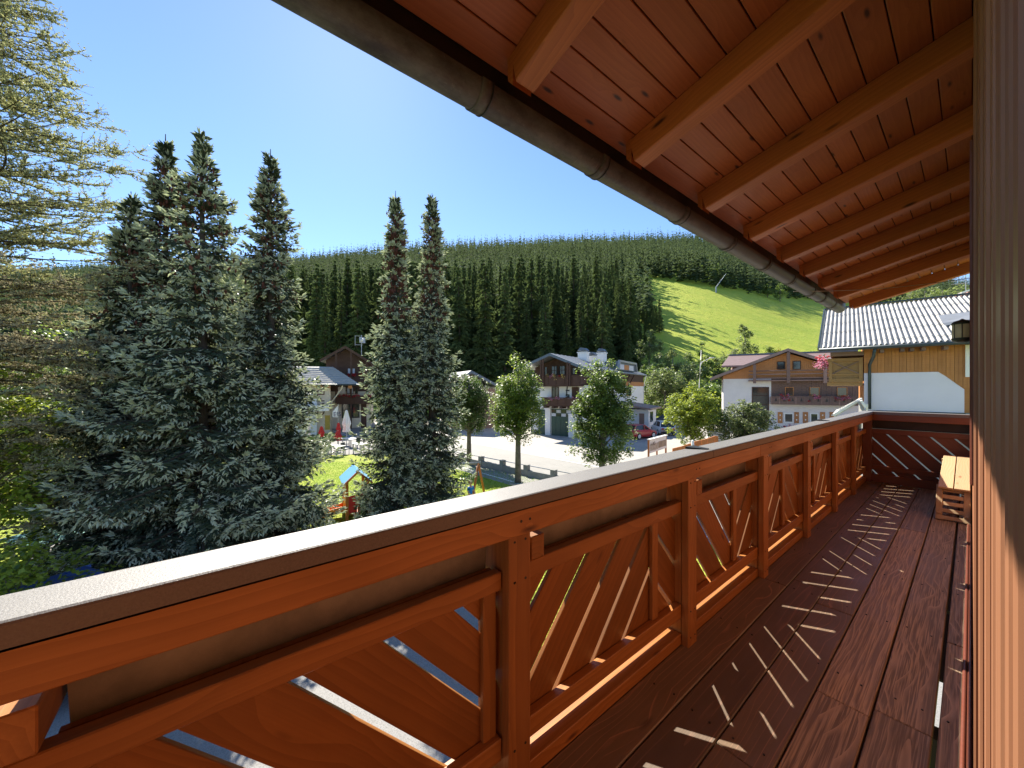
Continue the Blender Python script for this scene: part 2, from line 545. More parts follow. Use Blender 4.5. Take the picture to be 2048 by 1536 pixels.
# handrail beam under the cap, in lengths
for y0, y1 in ((YB, 3.12), (3.123, YE + .02)):
    cboard('handrail_beam', (-.9875, y0, 1.006), (-.9875, y1, 1.006), .090, .035, UPX, M['rail'], rail)
def inner_face(px, x=-1.0):
    a = YAW - math.atan((px - 1024) / FPX)
    return -x / math.tan(a)
posts = [-.405] + [inner_face(p) for p in (1018, 1377, 1528, 1616.4, 1672.5, 1710)]
posts = [-1.6] + posts
for k, y in enumerate(posts):
    cboard('post', (-1.02, y + .05, -.10), (-1.02, y + .05, .962), .10, .040, UPX, M['rail'], rail)
    mb = MB()
    for z_, x_ in ((.93, -1.0), (.79, -1.0), (.20, -1.0), (.05, -1.0)):
        for dy in (.025, .075):
            mb.tube([(x_ - .004, y + dy, z_ + random.uniform(-.006, .006)), (x_ + .0012, y + dy, z_)], .0048, 7)
    for dy in (.03, .07):
        mb.tube([(-.975, y + dy, 1.01), (-.9688, y + dy, 1.01)], .005, 7)
    o = cpart(mb, 'screw', M['black'], rail); o['kind'] = 'stuff'
    # the heavier rear part of the post carries the slats
    cboard('post', (-1.125, y + .05, -.12), (-1.125, y + .05, 1.04), .085, .16, UPX, M['rail'], rail)
    # arm that carries the planter, passing over the top frame rail
    cboard('bracket_arm', (-1.42, y + .138, .885), (-1.0, y + .138, .885), .062, .085, UPZ, M['rail'], rail)
ends = [YB] + [p for p in posts] + [YE]
for k in range(len(ends) - 1):
    a = ends[k] + (.10 if k else 0) + .001; b_ = ends[k + 1] - .001 + (.05 if k == len(ends) - 2 else 0)
    cboard('top_frame_rail', (-1.06, a, .786), (-1.06, b_, .786), .065, .04, UPX, M['rail'], rail)
    cboard('bottom_frame_rail', (-1.06, a, .191), (-1.06, b_, .191), .078, .04, UPX, M['rail'], rail)
    cboard('back_rail', (-1.111, a, .142), (-1.111, b_, .142), .112, .018, UPX, M['rail'], rail)  # strip added outside the slats to stop sun at their foot
    cboard('kick_board', (-1.098, a, .031), (-1.098, b_, .031), .062, .116, UPX, M['rail'], rail)
# slats: chevron modules, 45 degree boards with open slits
def clip(poly, a, b_, c):
    """keep a*u+b*v<=c"""
    out = []
    n = len(poly)
    for i in range(n):
        p, q = poly[i], poly[(i + 1) % n]
        fp = a * p[0] + b_ * p[1] - c; fq = a * q[0] + b_ * q[1] - c
        if fp <= 0: out.append(p)
        if (fp < 0 < fq) or (fq < 0 < fp):
            t = fp / (fp - fq)
            out.append((p[0] + (q[0] - p[0]) * t, p[1] + (q[1] - p[1]) * t))
    return out
def slat(poly, ang, x0, x1, parent, mat, axis='y', wx=0.0, flip=False):
    """poly in (u, z); thickness from x0 to x1; local x along the slat"""
    cu = sum(p[0] for p in poly) / len(poly); cz = sum(p[1] for p in poly) / len(poly)
    ca, sa = math.cos(ang), math.sin(ang)
    loc = [((p[0] - cu) * ca + (p[1] - cz) * sa, -(p[0] - cu) * sa + (p[1] - cz) * ca) for p in poly]
    n = len(loc); th = abs(x1 - x0); e = .003
    sh = []
    for q in loc:
        l = math.hypot(*q); s_ = max(0, (l - e * 1.6) / l) if l > 0 else 1
        sh.append((q[0] * s_, q[1] * s_))
    rings = [[(x, y, -th / 2) for x, y in sh], [(x, y, -th / 2 + e) for x, y in loc], [(x, y, th / 2 - e) for x, y in loc], [(x, y, th / 2) for x, y in sh]]
    vs_ = sum(rings, []); fs = [tuple(reversed(range(n))), tuple(range(3 * n, 4 * n))]
    for r in range(3):
        fs += [(r * n + i, r * n + (i + 1) % n, (r + 1) * n + (i + 1) % n, (r + 1) * n + i) for i in range(n)]
    me = bpy.data.meshes.new('slat'); me.from_pydata(vs_, [], fs); me.materials.append(mat); me.update()
    if axis == 'y':   # u = world y, normal = world x
        X = Vector((0, ca, sa)); Y = Vector((0, -sa, ca)); Z = Vector((1, 0, 0)); org = Vector(((x0 + x1) / 2, cu, cz - GZ))
    else:             # u = world x, normal = -world y
        X = Vector((ca, 0, sa)); Y = Vector((-sa, 0, ca)); Z = Vector((0, -1, 0)); org = Vector((cu, (x0 + x1) / 2, cz - GZ))
    mw = Matrix.Translation(org) @ Matrix((X, Y, Z)).transposed().to_4x4()
    return link('slat', me, parent, mw)
Z0, Z1 = .105, .80
ANG = math.atan(1.12)
def module(u0, u1, dirn, tops, parent, x0, x1, axis='y', gap=.034, z0=Z0, z1=Z1, mat='slat'):
    """dirn +1: slits rise with u.  tops: u of every slit at z=.73"""
    m_ = 1.12 * dirn
    tops = sorted(tops)
    cuts = [-99] + tops + [99]
    for i in range(len(cuts) - 1):
        poly = [(u0, z0), (u1, z0), (u1, z1), (u0, z1)]
        # line: z = .73 + m*(u - top)  ->  u - z/m = top - .73/m
        if cuts[i] > -90:
            k = cuts[i] - .73 / m_ + gap / 2
            poly = clip(poly, -1, 1 / m_, -k)
        if poly and cuts[i + 1] < 90:
            k = cuts[i + 1] - .73 / m_ - gap / 2
            poly = clip(poly, 1, -1 / m_, k)
        if len(poly) >= 3:
            ar = abs(sum(poly[j][0] * poly[(j + 1) % len(poly)][1] - poly[(j + 1) % len(poly)][0] * poly[j][1] for j in range(len(poly)))) / 2
            if ar > .0006: slat(poly, math.atan(m_), x0, x1, parent, M[mat], axis)
bat = [-1.39, -.32, .752, 1.835, 2.90, 3.99, 5.04, 6.10, 7.16]
XO, XI = -1.101, -1.083
bounds = [YB] + bat + [YE + .11]
for k in range(len(bounds) - 1):
    u0, u1 = bounds[k], bounds[k + 1]
    dirn = 1 if (k % 2 == 1) else -1   # module ending at 1.835 rises
    # k index: bounds[4]=1.835 end of k=3
    if dirn == 1: tops = [u1 - .045 - .24 * j for j in range(-1, 8)]
    else: tops = [u0 - .005 + .24 * j for j in range(-1, 8)]
    module(u0 + .002, u1 - .002, dirn, tops, rail, XO, XI)
for y in bat:
    cboard('batten', (-1.07, y, .232), (-1.07, y, .752), .055, .022, UPX, M['rail'], rail)
# --- end railing
sheet_end = MB()
pr = [(YE - .035, 1.052), (YE - .035, 1.093), (YE - .03, 1.1), (YE + .095, 1.1), (YE + .10, 1.096), (YE + .10, 1.045)]
n = len(pr)
sheet_end.add([(-.9575, y, z) for y, z in pr] + [(.02, y, z) for y, z in pr], [(i, (i + 1) % n, n + (i + 1) % n, n + i) for i in range(n)] + [tuple(reversed(range(n))), tuple(range(n, 2 * n))])
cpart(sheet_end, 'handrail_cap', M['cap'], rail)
cboard('handrail_beam', (-.969, YE - .008, 1.006), (.0, YE - .008, 1.006), .090, .035, (0, 1, 0), M['railshade'], rail)
cboard('top_frame_rail', (-1.03, YE + .055, .79), (.02, YE + .055, .79), .075, .04, (0, 1, 0), M['railshade'], rail)
cboard('top_frame_rail', (-1.03, YE + .085, .90), (.02, YE + .085, .90), .14, .02, (0, 1, 0), M['dark'], rail)  # added dark board backing the gap so it stays dark
cboard('bottom_frame_rail', (-1.03, YE + .055, .22), (.02, YE + .055, .22), .07, .04, (0, 1, 0), M['railshade'], rail)
cboard('kick_board', (-1.03, YE + .055, .06), (.02, YE + .055, .06), .12, .04, (0, 1, 0), M['railshade'], rail)
cboard('post', (-1.03, YE + .03, -.1), (-1.03, YE + .03, 1.04), .10, .10, UPX, M['railshade'], rail)
module(-1.0, .02, -1, [-.80 + .225 * j for j in range(-3, 5)], rail, YE + .10, YE + .078, 'x', .024, mat='railshade')
# joists' ends / fascia below the floor edge
cboard('edge_board', (-1.215, YB, -.12), (-1.215, YE + .15, -.12), .20, .03, UPX, M['rail'], rail)

# --- planters hanging on the arms outside the railing: each a thing
for k in range(len(posts)):
    y0 = posts[k] + .1705
    y1 = (posts[k + 1] if k + 1 < len(posts) else YE + .24) - .003
    if y1 - y0 < .4: continue
    mb = MB()
    x0, x1 = -1.37, -1.119
    mb.hexa([(x0 + .02, y0 + .01, .795), (x1 - .006, y0 + .01, .795), (x1 - .006, y1 - .01, .795), (x0 + .02, y1 - .01, .795),
             (x0, y0, 1.0), (x1, y0, 1.042), (x1, y1, 1.042), (x0, y1, 1.0)])
    mb.mat = 1
    mb.hexa([(x0 + .012, y0 + .012, 1.0045), (x1 - .012, y0 + .012, 1.0425), (x1 - .012, y1 - .012, 1.0425), (x0 + .012, y1 - .012, 1.0045), (x0 + .012, y0 + .012, 1.006), (x1 - .012, y0 + .012, 1.044), (x1 - .012, y1 - .012, 1.044), (x0 + .012, y1 - .012, 1.006)])
    pl = mb
    pl.v = [(x, y, z) for x, y, z in pl.v]
    wh = ['out of view beside the camera', 'in the nearest bay at lower left', 'in the second bay', 'in the third bay', 'in the fourth bay', 'in the fifth bay', 'in the sixth bay', 'in the last bay before the corner'][k]
    root = empty('flower_planter', (-1.3, (y0 + y1) / 2, .735), 0, 'taupe planter box hung outside the railing ' + wh, 'planter', 'planter boxes outside the railing')
    pl.v = [(x + 1.3, y - (y0 + y1) / 2, z - .735) for x, y, z in pl.v]
    pl.build('planter_box', [M['planter'], M['dark']], root)
    mb = MB(); mb.box(.184, .200, y0 - (y0 + y1) / 2, y1 - (y0 + y1) / 2, .048, .072)
    mb.build('support_lath', M['rail'], root)

# --- eave: rafters, soffit boards, gutter
SL = .25
def rb(d): return EYE + 1.363 + (1.32 - d) * SL         # rafter underside at distance d
nrm = Vector((-SL, 0, 1)).normalized()
mb = MB()
Yg0, Yg1 = -3.2, 8.74
mb.hexa([(-1.46, Yg0, rb(1.46) + .20), (.9, Yg0, rb(-.9) + .20), (.9, Yg1, rb(-.9) + .20), (-1.46, Yg1, rb(1.46) + .20),
         (-1.46, Yg0, rb(1.46) + .26), (.9, Yg0, rb(-.9) + .26), (.9, Yg1, rb(-.9) + .26), (-1.46, Yg1, rb(1.46) + .26)])
eave = cpart(mb, 'eave_roof', M['dark'])
mb = MB()
for r in range(3):   # roof covering above, seen only from outside
    pass
raf = [-2.56, -1.63, -.70, .22, 1.05, 1.98, 2.93, 3.85, 4.79, 5.64, 6.53, 7.45, 8.60]
for y in raf:
    a = Vector((-1.30, y + .055, rb(1.30) + .075)); b_ = Vector((.7, y + .055, rb(-.7) + .075))
    o = cboard('rafter', a, b_, .112, .15, nrm, M['rafter'], eave, .006)
    # slanted cut at the rafter tip
    mb = MB()
    x0 = -1.30
    P = [(x0, rb(1.30)), (x0 - .035, rb(1.32) + .045), (x0 - .04, rb(1.325) + .15), (x0, rb(1.30) + .15)]
    mb.prism([(p[0], y + .0, p[1] - GZ) for p in P], (0, .110, 0))
    mb.build('rafter_tip', M['rafter'], eave)
d = 1.405
k = 0
while d > -.75:
    w_ = .128
    dm = d - w_ / 2
    z = rb(dm) + .162
    js = sorted(random.sample([1, 2, 3, 4, 5, 6, 7, 8, 9, 10, 11], 2))
    ys = [Yg0] + [raf[j] + .055 for j in js] + [Yg1]
    for q in range(len(ys) - 1):
        cboard('soffit_board', (-dm, ys[q] + .0008, z), (-dm, ys[q + 1] - .0008, z), w_ - .0014, .02, nrm, M['soffit'], eave, .003)
    d -= w_; k += 1
# insect mesh strip and fascia
mb = MB(); mb.box(-1.425, -1.405, Yg0, Yg1, rb(1.41) + .05, rb(1.41) + .22)
cpart(mb, 'vent_strip', M['black'], eave)
# covering of the eave (tiles) on top
mb = MB()
mb.hexa([(-1.50, Yg0, rb(1.50) + .27), (.9, Yg0, rb(-.9) + .27), (.9, Yg1 + .05, rb(-.9) + .27), (-1.50, Yg1 + .05, rb(1.50) + .27),
         (-1.50, Yg0, rb(1.50) + .31), (.9, Yg0, rb(-.9) + .31), (.9, Yg1 + .05, rb(-.9) + .31), (-1.50, Yg1 + .05, rb(1.50) + .31)])
cpart(mb, 'roof_sheet', M['gutter'], eave)
# gutter
gx, gz, gr = -1.42, EYE + 1.352, .075
def half_round(y0, y1, r, name, par, mat, t=.003, a0=-8, a1=188):
    mb = MB(); n = 22
    for y in (y0, y1):
        for rr in (r, r - t):
            for i in range(n + 1):
                a = rad(180 + a0 + (a1 - a0) * i / n)
                mb.v.append((gx + rr * math.cos(a), y, gz + rr * math.sin(a)))
    m_ = n + 1
    for i in range(n):
        mb.f += [(i, i + 1, 2 * m_ + i + 1, 2 * m_ + i), (m_ + i + 1, m_ + i, 3 * m_ + i, 3 * m_ + i + 1),
                 (i + 1, i, m_ + i, m_ + i + 1), (2 * m_ + i, 2 * m_ + i + 1, 3 * m_ + i + 1, 3 * m_ + i)]
        mb.mi += [0] * 4
    return cpart(mb, name, mat, par, True)
gutter = half_round(-3.2, 8.35, gr, 'gutter', None, M['gutter'])
mb = MB(); mb.tube([(gx - gr - .004, -3.2, gz + .012), (gx - gr - .004, 8.35, gz + .012)], .009, 8)
cpart(mb, 'gutter_bead', M['gutter'], gutter, True)
for y in (-2.6, -1.7, -.8, .08, .95, 1.80, 2.8, 3.70, 4.64, 5.53, 6.46, 7.04, 7.7):
    half_round(y - .035, y + .018, gr + .006, 'gutter_joint', gutter, M['gutter'], .004)
    half_round(y + .020, y + .025, gr + .008, 'gutter_strap', gutter, M['black'], .004)
mb = MB()
n = 20
mb.add([(gx + gr * math.cos(rad(180 + 180 * i / n)), 8.351, gz + gr * math.sin(rad(180 + 180 * i / n))) for i in range(n + 1)], [tuple(range(n + 1))])
cpart(mb, 'gutter_end', M['gutter'], gutter)

# --- house wall, far to near
mb = MB()
mb.box(.045, .30, -2.6, 8.35, -.3, 3.6)
wall = cpart(mb, 'wall', M['wallwood'])
def wb(name, y0, y1, z0, z1, x0, x1, mat, par=None, vert=True, c=.004):
    ym, zm, xm = (y0 + y1) / 2, (z0 + z1) / 2, (x0 + x1) / 2
    if vert: return cboard(name, (xm, ym, z0), (xm, ym, z1), y1 - y0, x1 - x0, UPX, mat, par or wall, c)
    return cboard(name, (xm, y0, zm), (xm, y1, zm), z1 - z0, x1 - x0, UPX, mat, par or wall, c)
# horizontal cladding boards on the far part of the wall, under and over the windows
zz = .03
while zz < 1.12:
    wb('cladding_board', 1.90, 8.35, zz, min(zz + .155, 1.145), .006, .04, M['wallwood'], vert=False)
    zz += .158
zz = 2.29
while zz < 3.5:
    wb('cladding_board', 1.90, 8.35, zz, min(zz + .155, 3.6), .006, .04, M['wallwood'], vert=False)
    zz += .158
# window with dark brown frame and shutters
mbw = MB(); mbw.box(.03, .044, 2.0, 8.2, 1.15, 2.29)
win = cpart(mbw, 'window', M['darkframe'])
wb('window_frame', 1.92, 2.06, 1.15, 2.28, -.004, .045, M['darkframe'], win)
wb('window_frame', 3.40, 3.52, 1.15, 2.28, .0, .045, M['darkframe'], win)
wb('window_frame', 4.6, 4.72, 1.15, 2.28, .0, .045, M['darkframe'], win)
wb('window_frame', 6.0, 6.12, 1.15, 2.28, .0, .045, M['darkframe'], win)
wb('window_frame', 2.0, 8.3, 2.20, 2.285, .002, .045, M['darkframe'], win, False)
wb('window_frame', 2.0, 8.3, 1.148, 1.21, .001, .045, M['darkframe'], win, False)
M['winglass'] = glass('window glass', (.02, .02, .02), .04)
mb = MB(); mb.box(.022, .029, 2.07, 3.39, 1.22, 2.19); cpart(mb, 'pane', M['winglass'], win)
wb('window_frame', 3.54, 4.58, 1.22, 2.19, .006, .03, M['darkframe'], win)
wb('cladding_board', 8.15, 8.35, 1.15, 2.29, .0, .04, M['wallwood'])
# near corner of the door surround: stepped uprights
wb('upright', 1.72, 1.89, -.02, 3.5, .004, .05, M['frame'])
wb('upright', 1.35, 1.715, .0, 3.5, .012, .05, M['frame'])
wb('upright', 1.06, 1.345, .0, 3.5, .018, .05, M['frame'])
wb('door_frame', .93, 1.055, .0, 3.5, .014, .05, M['frame'])
wb('door_frame', .84, .925, .0, 3.5, .019, .05, M['frame'])
wb('door_frame', .775, .835, .0, 3.5, .017, .05, M['frame'])
wb('door_frame', .635, .77, .0, 3.5, .019, .05, M['frame'])
wb('door_frame', .53, .625, .0, 3.5, .040, .05, M['dark'])
wb('door_frame', .475, .535, .0, 3.5, .018, .05, M['frame'])
wb('door_frame', .415, .471, .0, 3.5, .0195, .05, M['frame'])
wb('door_frame', .30, .413, .0, 3.5, .026, .05, M['darkframe'])  # dark wood colour stands in for shade at this edge

# --- wall lantern
lan = empty('wall_lantern', (-.075, 7.45, 2.06), 0, 'dark green wall lantern with cream drum shade, beside the brown window frame', 'lamp')
M['greenmetal'] = simple('dark green metal', (.015, .03, .025), .4)
M['cream'] = simple('cream glass shade', (.55, .50, .36), .35, noise=.03)
MB().lathe([(.095, .03), (.105, .045), (.105, .255), (.095, .27)], 24).build('shade', M['cream'], lan, None, True)
MB().lathe([(.04, -.02), (.10, .0), (.113, .03), (.113, .048), (.106, .05)], 24).build('base_rim', M['greenmetal'], lan, None, True)
MB().lathe([(.106, .25), (.113, .252), (.113, .272), (.09, .30), (.03, .32), (.01, .335)], 24).build('top_cap', M['greenmetal'], lan, None, True)
mb = MB(); mb.box(.06, .13, -.02, .02, .10, .20)
mb.tube([(.0, -.108, .05), (.0, -.108, .26)], .006, 6); mb.tube([(.108, 0, .05), (.108, 0, .26)], .006, 6); mb.tube([(-.076, -.076, .05), (-.076, -.076, .26)], .005, 6)
mb.build('bracket', M['greenmetal'], lan)

lan.scale = (.82, .82, .86)
# --- slatted wooden bench / folded lounger at the wall
bn = empty('slatted_bench', (-.10, 6.9, 0), 0, 'low pale wood slatted bench leaning against the wall at the far end of the balcony', 'bench')
def bb(name, a, b_, w, t, up, c=.003): return board(name, a, b_, w, t, up, M['bench'], bn, c)
for x in (-.085, .035):
    bb('seat_plank', (x, -.45, .33), (x, .95, .53), .112, .022, (0, -.14, 1))
for x in (-.13, .07):
    bb('frame_leg', (x, -.62, .0), (x, -.36, .34), .035, .05, (1, 0, 0))
    bb('frame_leg', (x, .95, .0), (x, .85, .50), .035, .05, (1, 0, 0))
    bb('side_rail', (x, -.60, .05), (x, .95, .44), .05, .03, (1, 0, 0))
for j in range(5):
    t_ = j / 4
    bb('cross_slat', (-.145, -.61 + .22 * t_, .03 + .27 * t_), (.085, -.61 + .22 * t_, .03 + .27 * t_), .045, .018, (0, -.7, .5))
for j in range(6):
    bb('cross_slat', (-.15, -.30 + .22 * j, .30 + .032 * j), (-.06, -.30 + .22 * j, .30 + .032 * j), .05, .016, (0, 0, 1))

# --- clothes line from the gutter to the wall
mb = MB()
pa = Vector((-1.47, 6.9, EYE + 1.33)); pb = Vector((.0, 8.1, 2.92))
pa = W(1587, 583, .779 * 1.47 + .6266 * 6.2); pb = W(1942, 556, .6266 * 8.0)
pts = [pa.lerp(pb, t / 12) + Vector((0, 0, -.05 * math.sin(PI * t / 12))) for t in range(13)]
mb.tube([p - pa for p in pts], .0045, 5)
M['wire'] = simple('pale cord', (.5, .46, .4), .6)
cl = mb.build('clothes_line', M['wire'], None, Matrix.Translation(pa))
tag(cl, 'thin pale cord stretched from the gutter to the wall under the eave', 'cord')
# ================================================================ TERRAIN
HPX = [(-600, 200), (-100, 232), (0, 240), (300, 255), (600, 267), (800, 285), (1000, 298), (1130, 308), (1400, 312), (1600, 262), (1940, 212), (2300, 150), (2900, 90)]
def hx(px):
    return float(np.interp(px, [a for a, b in HPX], [b for a, b in HPX]))
def slope_k(px):
    return (.812 * (hx(px) - 30) + 5) / 525
def tz(px, D):
    """terrain height (world z) at photo column px and depth D"""
    k = slope_k(px)
    if D < 62: return GZ
    if D < 88: return GZ + k * (D - 62) ** 2 / 52
    h = GZ + k * 13 + k * (D - 88)
    if D > 600: h = GZ + k * 525 - (D - 600) * .12
    # gentle swells
    h += (math.sin(px * .011 + D * .02) + math.sin(px * .004 - D * .013)) * min((D - 88) * .012, 2.2)
    return h
def T(px, D): return GD(px, D, tz(px, D))

MEADB = [(1262, 555), (1330, 558), (1400, 570), (1500, 588), (1640, 603), (1800, 612), (2000, 625)]
def solveD(px, y):
    lo, hi = 88, 600
    for _ in range(40):
        m_ = (lo + hi) / 2
        yy = HOR - (tz(px, m_) - EYE) * FPX / m_
        if yy > y: lo = m_
        else: hi = m_
    return lo
def mead_far(px):
    y = float(np.interp(px, [a for a, b in MEADB], [b for a, b in MEADB]))
    return solveD(px, y)
def mead_left(D):
    return float(np.interp(D, [90, 118, 160, 281], [1345, 1335, 1303, 1266]))
_mf = {}
def in_meadow(px, D):
    k = int(px // 20)
    if k not in _mf: _mf[k] = mead_far(px)
    return px > mead_left(D) and D < _mf[k]

def ground_mat():
    m, nt, b = nmat('alpine grass ground')
    t = NT(nt)
    tc = t.n('TexCoord').outputs['Object']
    n1 = t.noise(tc, .035, 6, .65).outputs[0]
    n2 = t.noise(t.mapping(tc, (1, 1, 1)), .45, 7, .75).outputs[0]
    n3 = t.noise(tc, 9, 3, .7).outputs[0]
    c = t.mix(t.ramp(n1, .35, .65), c4((.40, .45, .05)), c4((.30, .39, .04)))
    c = t.mix(t.ramp(n2, .42, .72, 0, .75), c, c4((.55, .50, .09)))
    n4 = t.noise(t.mapping(tc, (.02, .11, .05)), 1.0, 6, .7, .8).outputs[0]
    c = t.mix(t.ramp(n4, .5, .68, 0, .55), c, c4((.22, .32, .03)))
    c = t.mix(t.ramp(n3, .4, .75, 0, .5), c, c4((.16, .25, .03)))
    t.put(b.inputs['Base Color'], c)
    b.inputs['Roughness'].default_value = .8
    b.inputs['Specular IOR Level'].default_value = .15
    t.put(b.inputs['Normal'], t.bump(t.math('ADD', t.math('MULTIPLY', n2, 1.0), t.math('MULTIPLY', n3, .25)), .8, .9))
    return m
M['ground'] = ground_mat()
# one sheet, in polar columns round the viewpoint, from under the house to beyond the ridge
cols = list(range(-2600, 4700, 60))
Ds = [0.5, 4, 8, 14, 20, 30, 40, 50, 60, 66, 72, 78, 84, 92, 100, 112, 126, 142, 160, 180, 205, 230, 260, 295, 330, 370, 420, 480, 540, 600, 640, 800, 1200]
V = []; 
for D in Ds:
    for px in cols:
        p = T(px, D)
        V.append((p.x, p.y, p.z if D > 60 else GZ))
nC = len(cols)
F_ = [(i * nC + j, i * nC + j + 1, (i + 1) * nC + j + 1, (i + 1) * nC + j) for i in range(len(Ds) - 1) for j in range(nC - 1)]
# ground behind and under the viewpoint
me = np_mesh('ground', V, F_, M['ground'])
me.polygons.foreach_set('use_smooth', [True] * len(me.polygons))
gr_ = link('ground', me); tag(gr_, kind='structure')
mb = MB(); mb.box(-60, 60, -80, 40, GZ - .6, GZ - .02)
tag(mb.build('ground', M['ground']), kind='structure')

def sheet(name, pts, z, mat):
    me = bpy.data.meshes.new(name)
    P = [(p.x, p.y, z) for p in pts]
    me.from_pydata(P, [], [tuple(range(len(P)))])
    me.materials.append(mat); me.update()
    if me.polygons[0].normal.z < 0: me.flip_normals()
    o = link(name, me); tag(o, kind='structure'); return o

def pave_mat(name, c1, c2, crack=.5, rough=.8, speck=.3):
    m, nt, b = nmat(name)
    t = NT(nt)
    tc = t.n('TexCoord').outputs['Object']
    n1 = t.noise(tc, .35, 6, .65).outputs[0]
    n2 = t.noise(tc, 60, 2, .7).outputs[0]
    n3 = t.noise(t.mapping(tc, (.25, 1.2, 1)), .9, 4, .7, 1.5).outputs[0]
    c = t.mix(t.ramp(n1, .3, .7), c4(c1), c4(c2))
    c = t.mix(t.ramp(n2, .4, .7, 0, speck), c, c4([x * .6 for x in c1]))
    ed = t.math('ABSOLUTE', t.math('SUBTRACT', n3, .5))
    c = t.mix(t.ramp(ed, 0, .012, crack, 0), c, c4([x * .45 for x in c1]))
    t.put(b.inputs['Base Color'], c)
    b.inputs['Roughness'].default_value = rough
    t.put(b.inputs['Normal'], t.bump(n2, .3, .006))
    return m
M['asphalt'] = pave_mat('old sun bleached asphalt', (.24, .235, .21), (.30, .285, .255))
M['forecourt'] = pave_mat('forecourt concrete', (.33, .31, .27), (.40, .375, .33), .4)
M['gravel'] = pave_mat('pale gravel', (.24, .23, .21), (.32, .31, .29), .0, .9, .8)
M['white'] = simple('road paint', (.7, .69, .66), .6, noise=.06)
M['concrete'] = simple('grey concrete', (.27, .265, .24), .85, noise=.12, scale=4, bump=.3)
# road runs across the picture from left-far to right-near
A1 = GD(960, 33.2); A2 = GD(1157, 25.0)           # white edge line on the far side
B1 = GD(930, 25.3); B2 = GD(1100, 20.3)           # low wall on the near side
rd = (A2 - A1).normalized()
rn = Vector((rd.y, -rd.x, 0))
if rn.dot(FWD) > 0: rn = -rn                       # towards the viewer
def ext(p, a): return p + rd * a
wn_ = (B2 - B1).normalized()
sheet('road', [ext(A1, -75), ext(A1, 34), ext(A1 + rn * 7.3, 34), ext(A1 + rn * 7.3, -75)], GZ + .006, M['asphalt'])
sheet('forecourt', [ext(A1, -14) - rn * .02, ext(A1, 34) - rn * .02, ext(A1, 34) - rn * 34, ext(A1, -14) - rn * 34], GZ + .008, M['forecourt'])
sheet('forecourt', [ext(A1, -75) - rn * .02, ext(A1, -14.01) - rn * .02, ext(A1, -14.01) - rn * 34, ext(A1, -75) - rn * 34], GZ + .008, M['forecourt'])
sheet('road_line', [ext(A1, -60) + rn * .12, ext(A1, 30) + rn * .12, ext(A1, 30) + rn * .28, ext(A1, -60) + rn * .28], GZ + .012, M['white'])
sheet('road_line', [ext(A1, -60) + rn * 6.7, ext(A1, 30) + rn * 6.7, ext(A1, 30) + rn * 6.82, ext(A1, -60) + rn * 6.82], GZ + .012, M['white'])
# cafe terrace and the paths near the house
sheet('terrace', [G(560, 880), G(900, 880), G(860, 905), G(600, 912)], GZ + .014, M['gravel'])
sheet('path', [GD(60, 12.2), GD(330, 12.4), GD(620, 12.6), GD(900, 12.0), GD(1040, 9.0), GD(1040, 5.0), GD(300, 5.2), GD(-100, 6.0), GD(60, 10.2)], GZ + .010, M['gravel'])
sheet('yard', [Vector((-9.2, -14, 0)), Vector((.2, -14, 0)), Vector((.2, 12, 0)), Vector((-4.2, 12, 0)), Vector((-4.9, 4, 0)), Vector((-8.8, 1, 0))], GZ + .011, M['gravel'])

# low concrete wall with posts between the playground lawn and the road
wp0 = GD(880, 26.8); wp1 = GD(1150, 19.0)
wd = (wp1 - wp0).normalized(); wl = (wp1 - wp0).length
lw = empty('low_wall', wp0, math.atan2(wd.y, wd.x), 'low grey concrete kerb wall with square posts between lawn and road', 'wall')
MB().box(0, wl, -.12, .12, -.1, .34).build('plinth', M['concrete'], lw)
nn = 6
for i in range(nn):
    x = wl * (i + .3) / nn
    MB().box(x - .14, x + .14, -.14, .14, -.1, .62).box(x - .155, x + .155, -.155, .155, .621, .65).build('post', M['concrete'], lw)
mb = MB(); mb.tube([(0, .02, .60), (wl, .02, .60)], .025, 6)
mb.build('pipe_rail', simple('galvanised steel', (.45, .46, .46), .4, metal=.6), lw)
M['steel'] = simple('galvanised steel post', (.42, .43, .43), .45, metal=.5)

# grass blades over the playground lawn: nobody could count them
def blades():
    rng = np.random.default_rng(5)
    n = 26000
    px = rng.uniform(560, 1110, n); D = 13.2 + (25 - 13.2) * rng.random(n) ** .8
    F3 = np.array(FWD); R3 = np.array(RGT)
    P = F3[None] * D[:, None] + R3[None] * ((px - 1024) / FPX * D)[:, None]
    w0 = np.array(wp0); wdv = np.array(wd); nr = np.array([-wd.y, wd.x, 0])
    side = (P - w0) @ nr
    keep = side * np.sign((-w0) @ nr) > .3
    P = P[keep]; n = len(P)
    a = rng.uniform(0, 2 * PI, n); h = rng.uniform(.04, .10, n); w_ = .02
    d = np.stack([np.cos(a), np.sin(a), 0 * a], 1)
    lean = rng.normal(0, .03, (n, 3)); lean[:, 2] = 0
    b0 = P + d * w_ / 2; b1 = P - d * w_ / 2; tp = P + lean + np.array([0, 0, 1]) * h[:, None]
    b0[:, 2] = b1[:, 2] = GZ; tp[:, 2] = GZ + h
    V = np.stack([b0, b1, tp], 1).reshape(-1, 3)
    T_ = np.arange(3 * n).reshape(-1, 3)
    return V, T_
M['blade'] = leafmat('grass blades', (.24, .40, .03), (.17, .32, .025), .4, .6, .5)
V, T_ = blades()
o = link('lawn_grass', np_mesh('lawn_grass', V, T_, M['blade']))
tag(o, 'bright green mown grass of the playground lawn', 'grass', kind='stuff')

# ================================================================ TREES
def orth(d):
    """two unit vectors orthogonal to each row of d"""
    up = np.tile([0, 0, 1.0], (len(d), 1)); bad = np.abs(d[:, 2]) > .95
    up[bad] = [1, 0, 0]
    a = np.cross(d, up); a /= np.linalg.norm(a, axis=1, keepdims=True) + 1e-9
    b = np.cross(d, a)
    return a, b

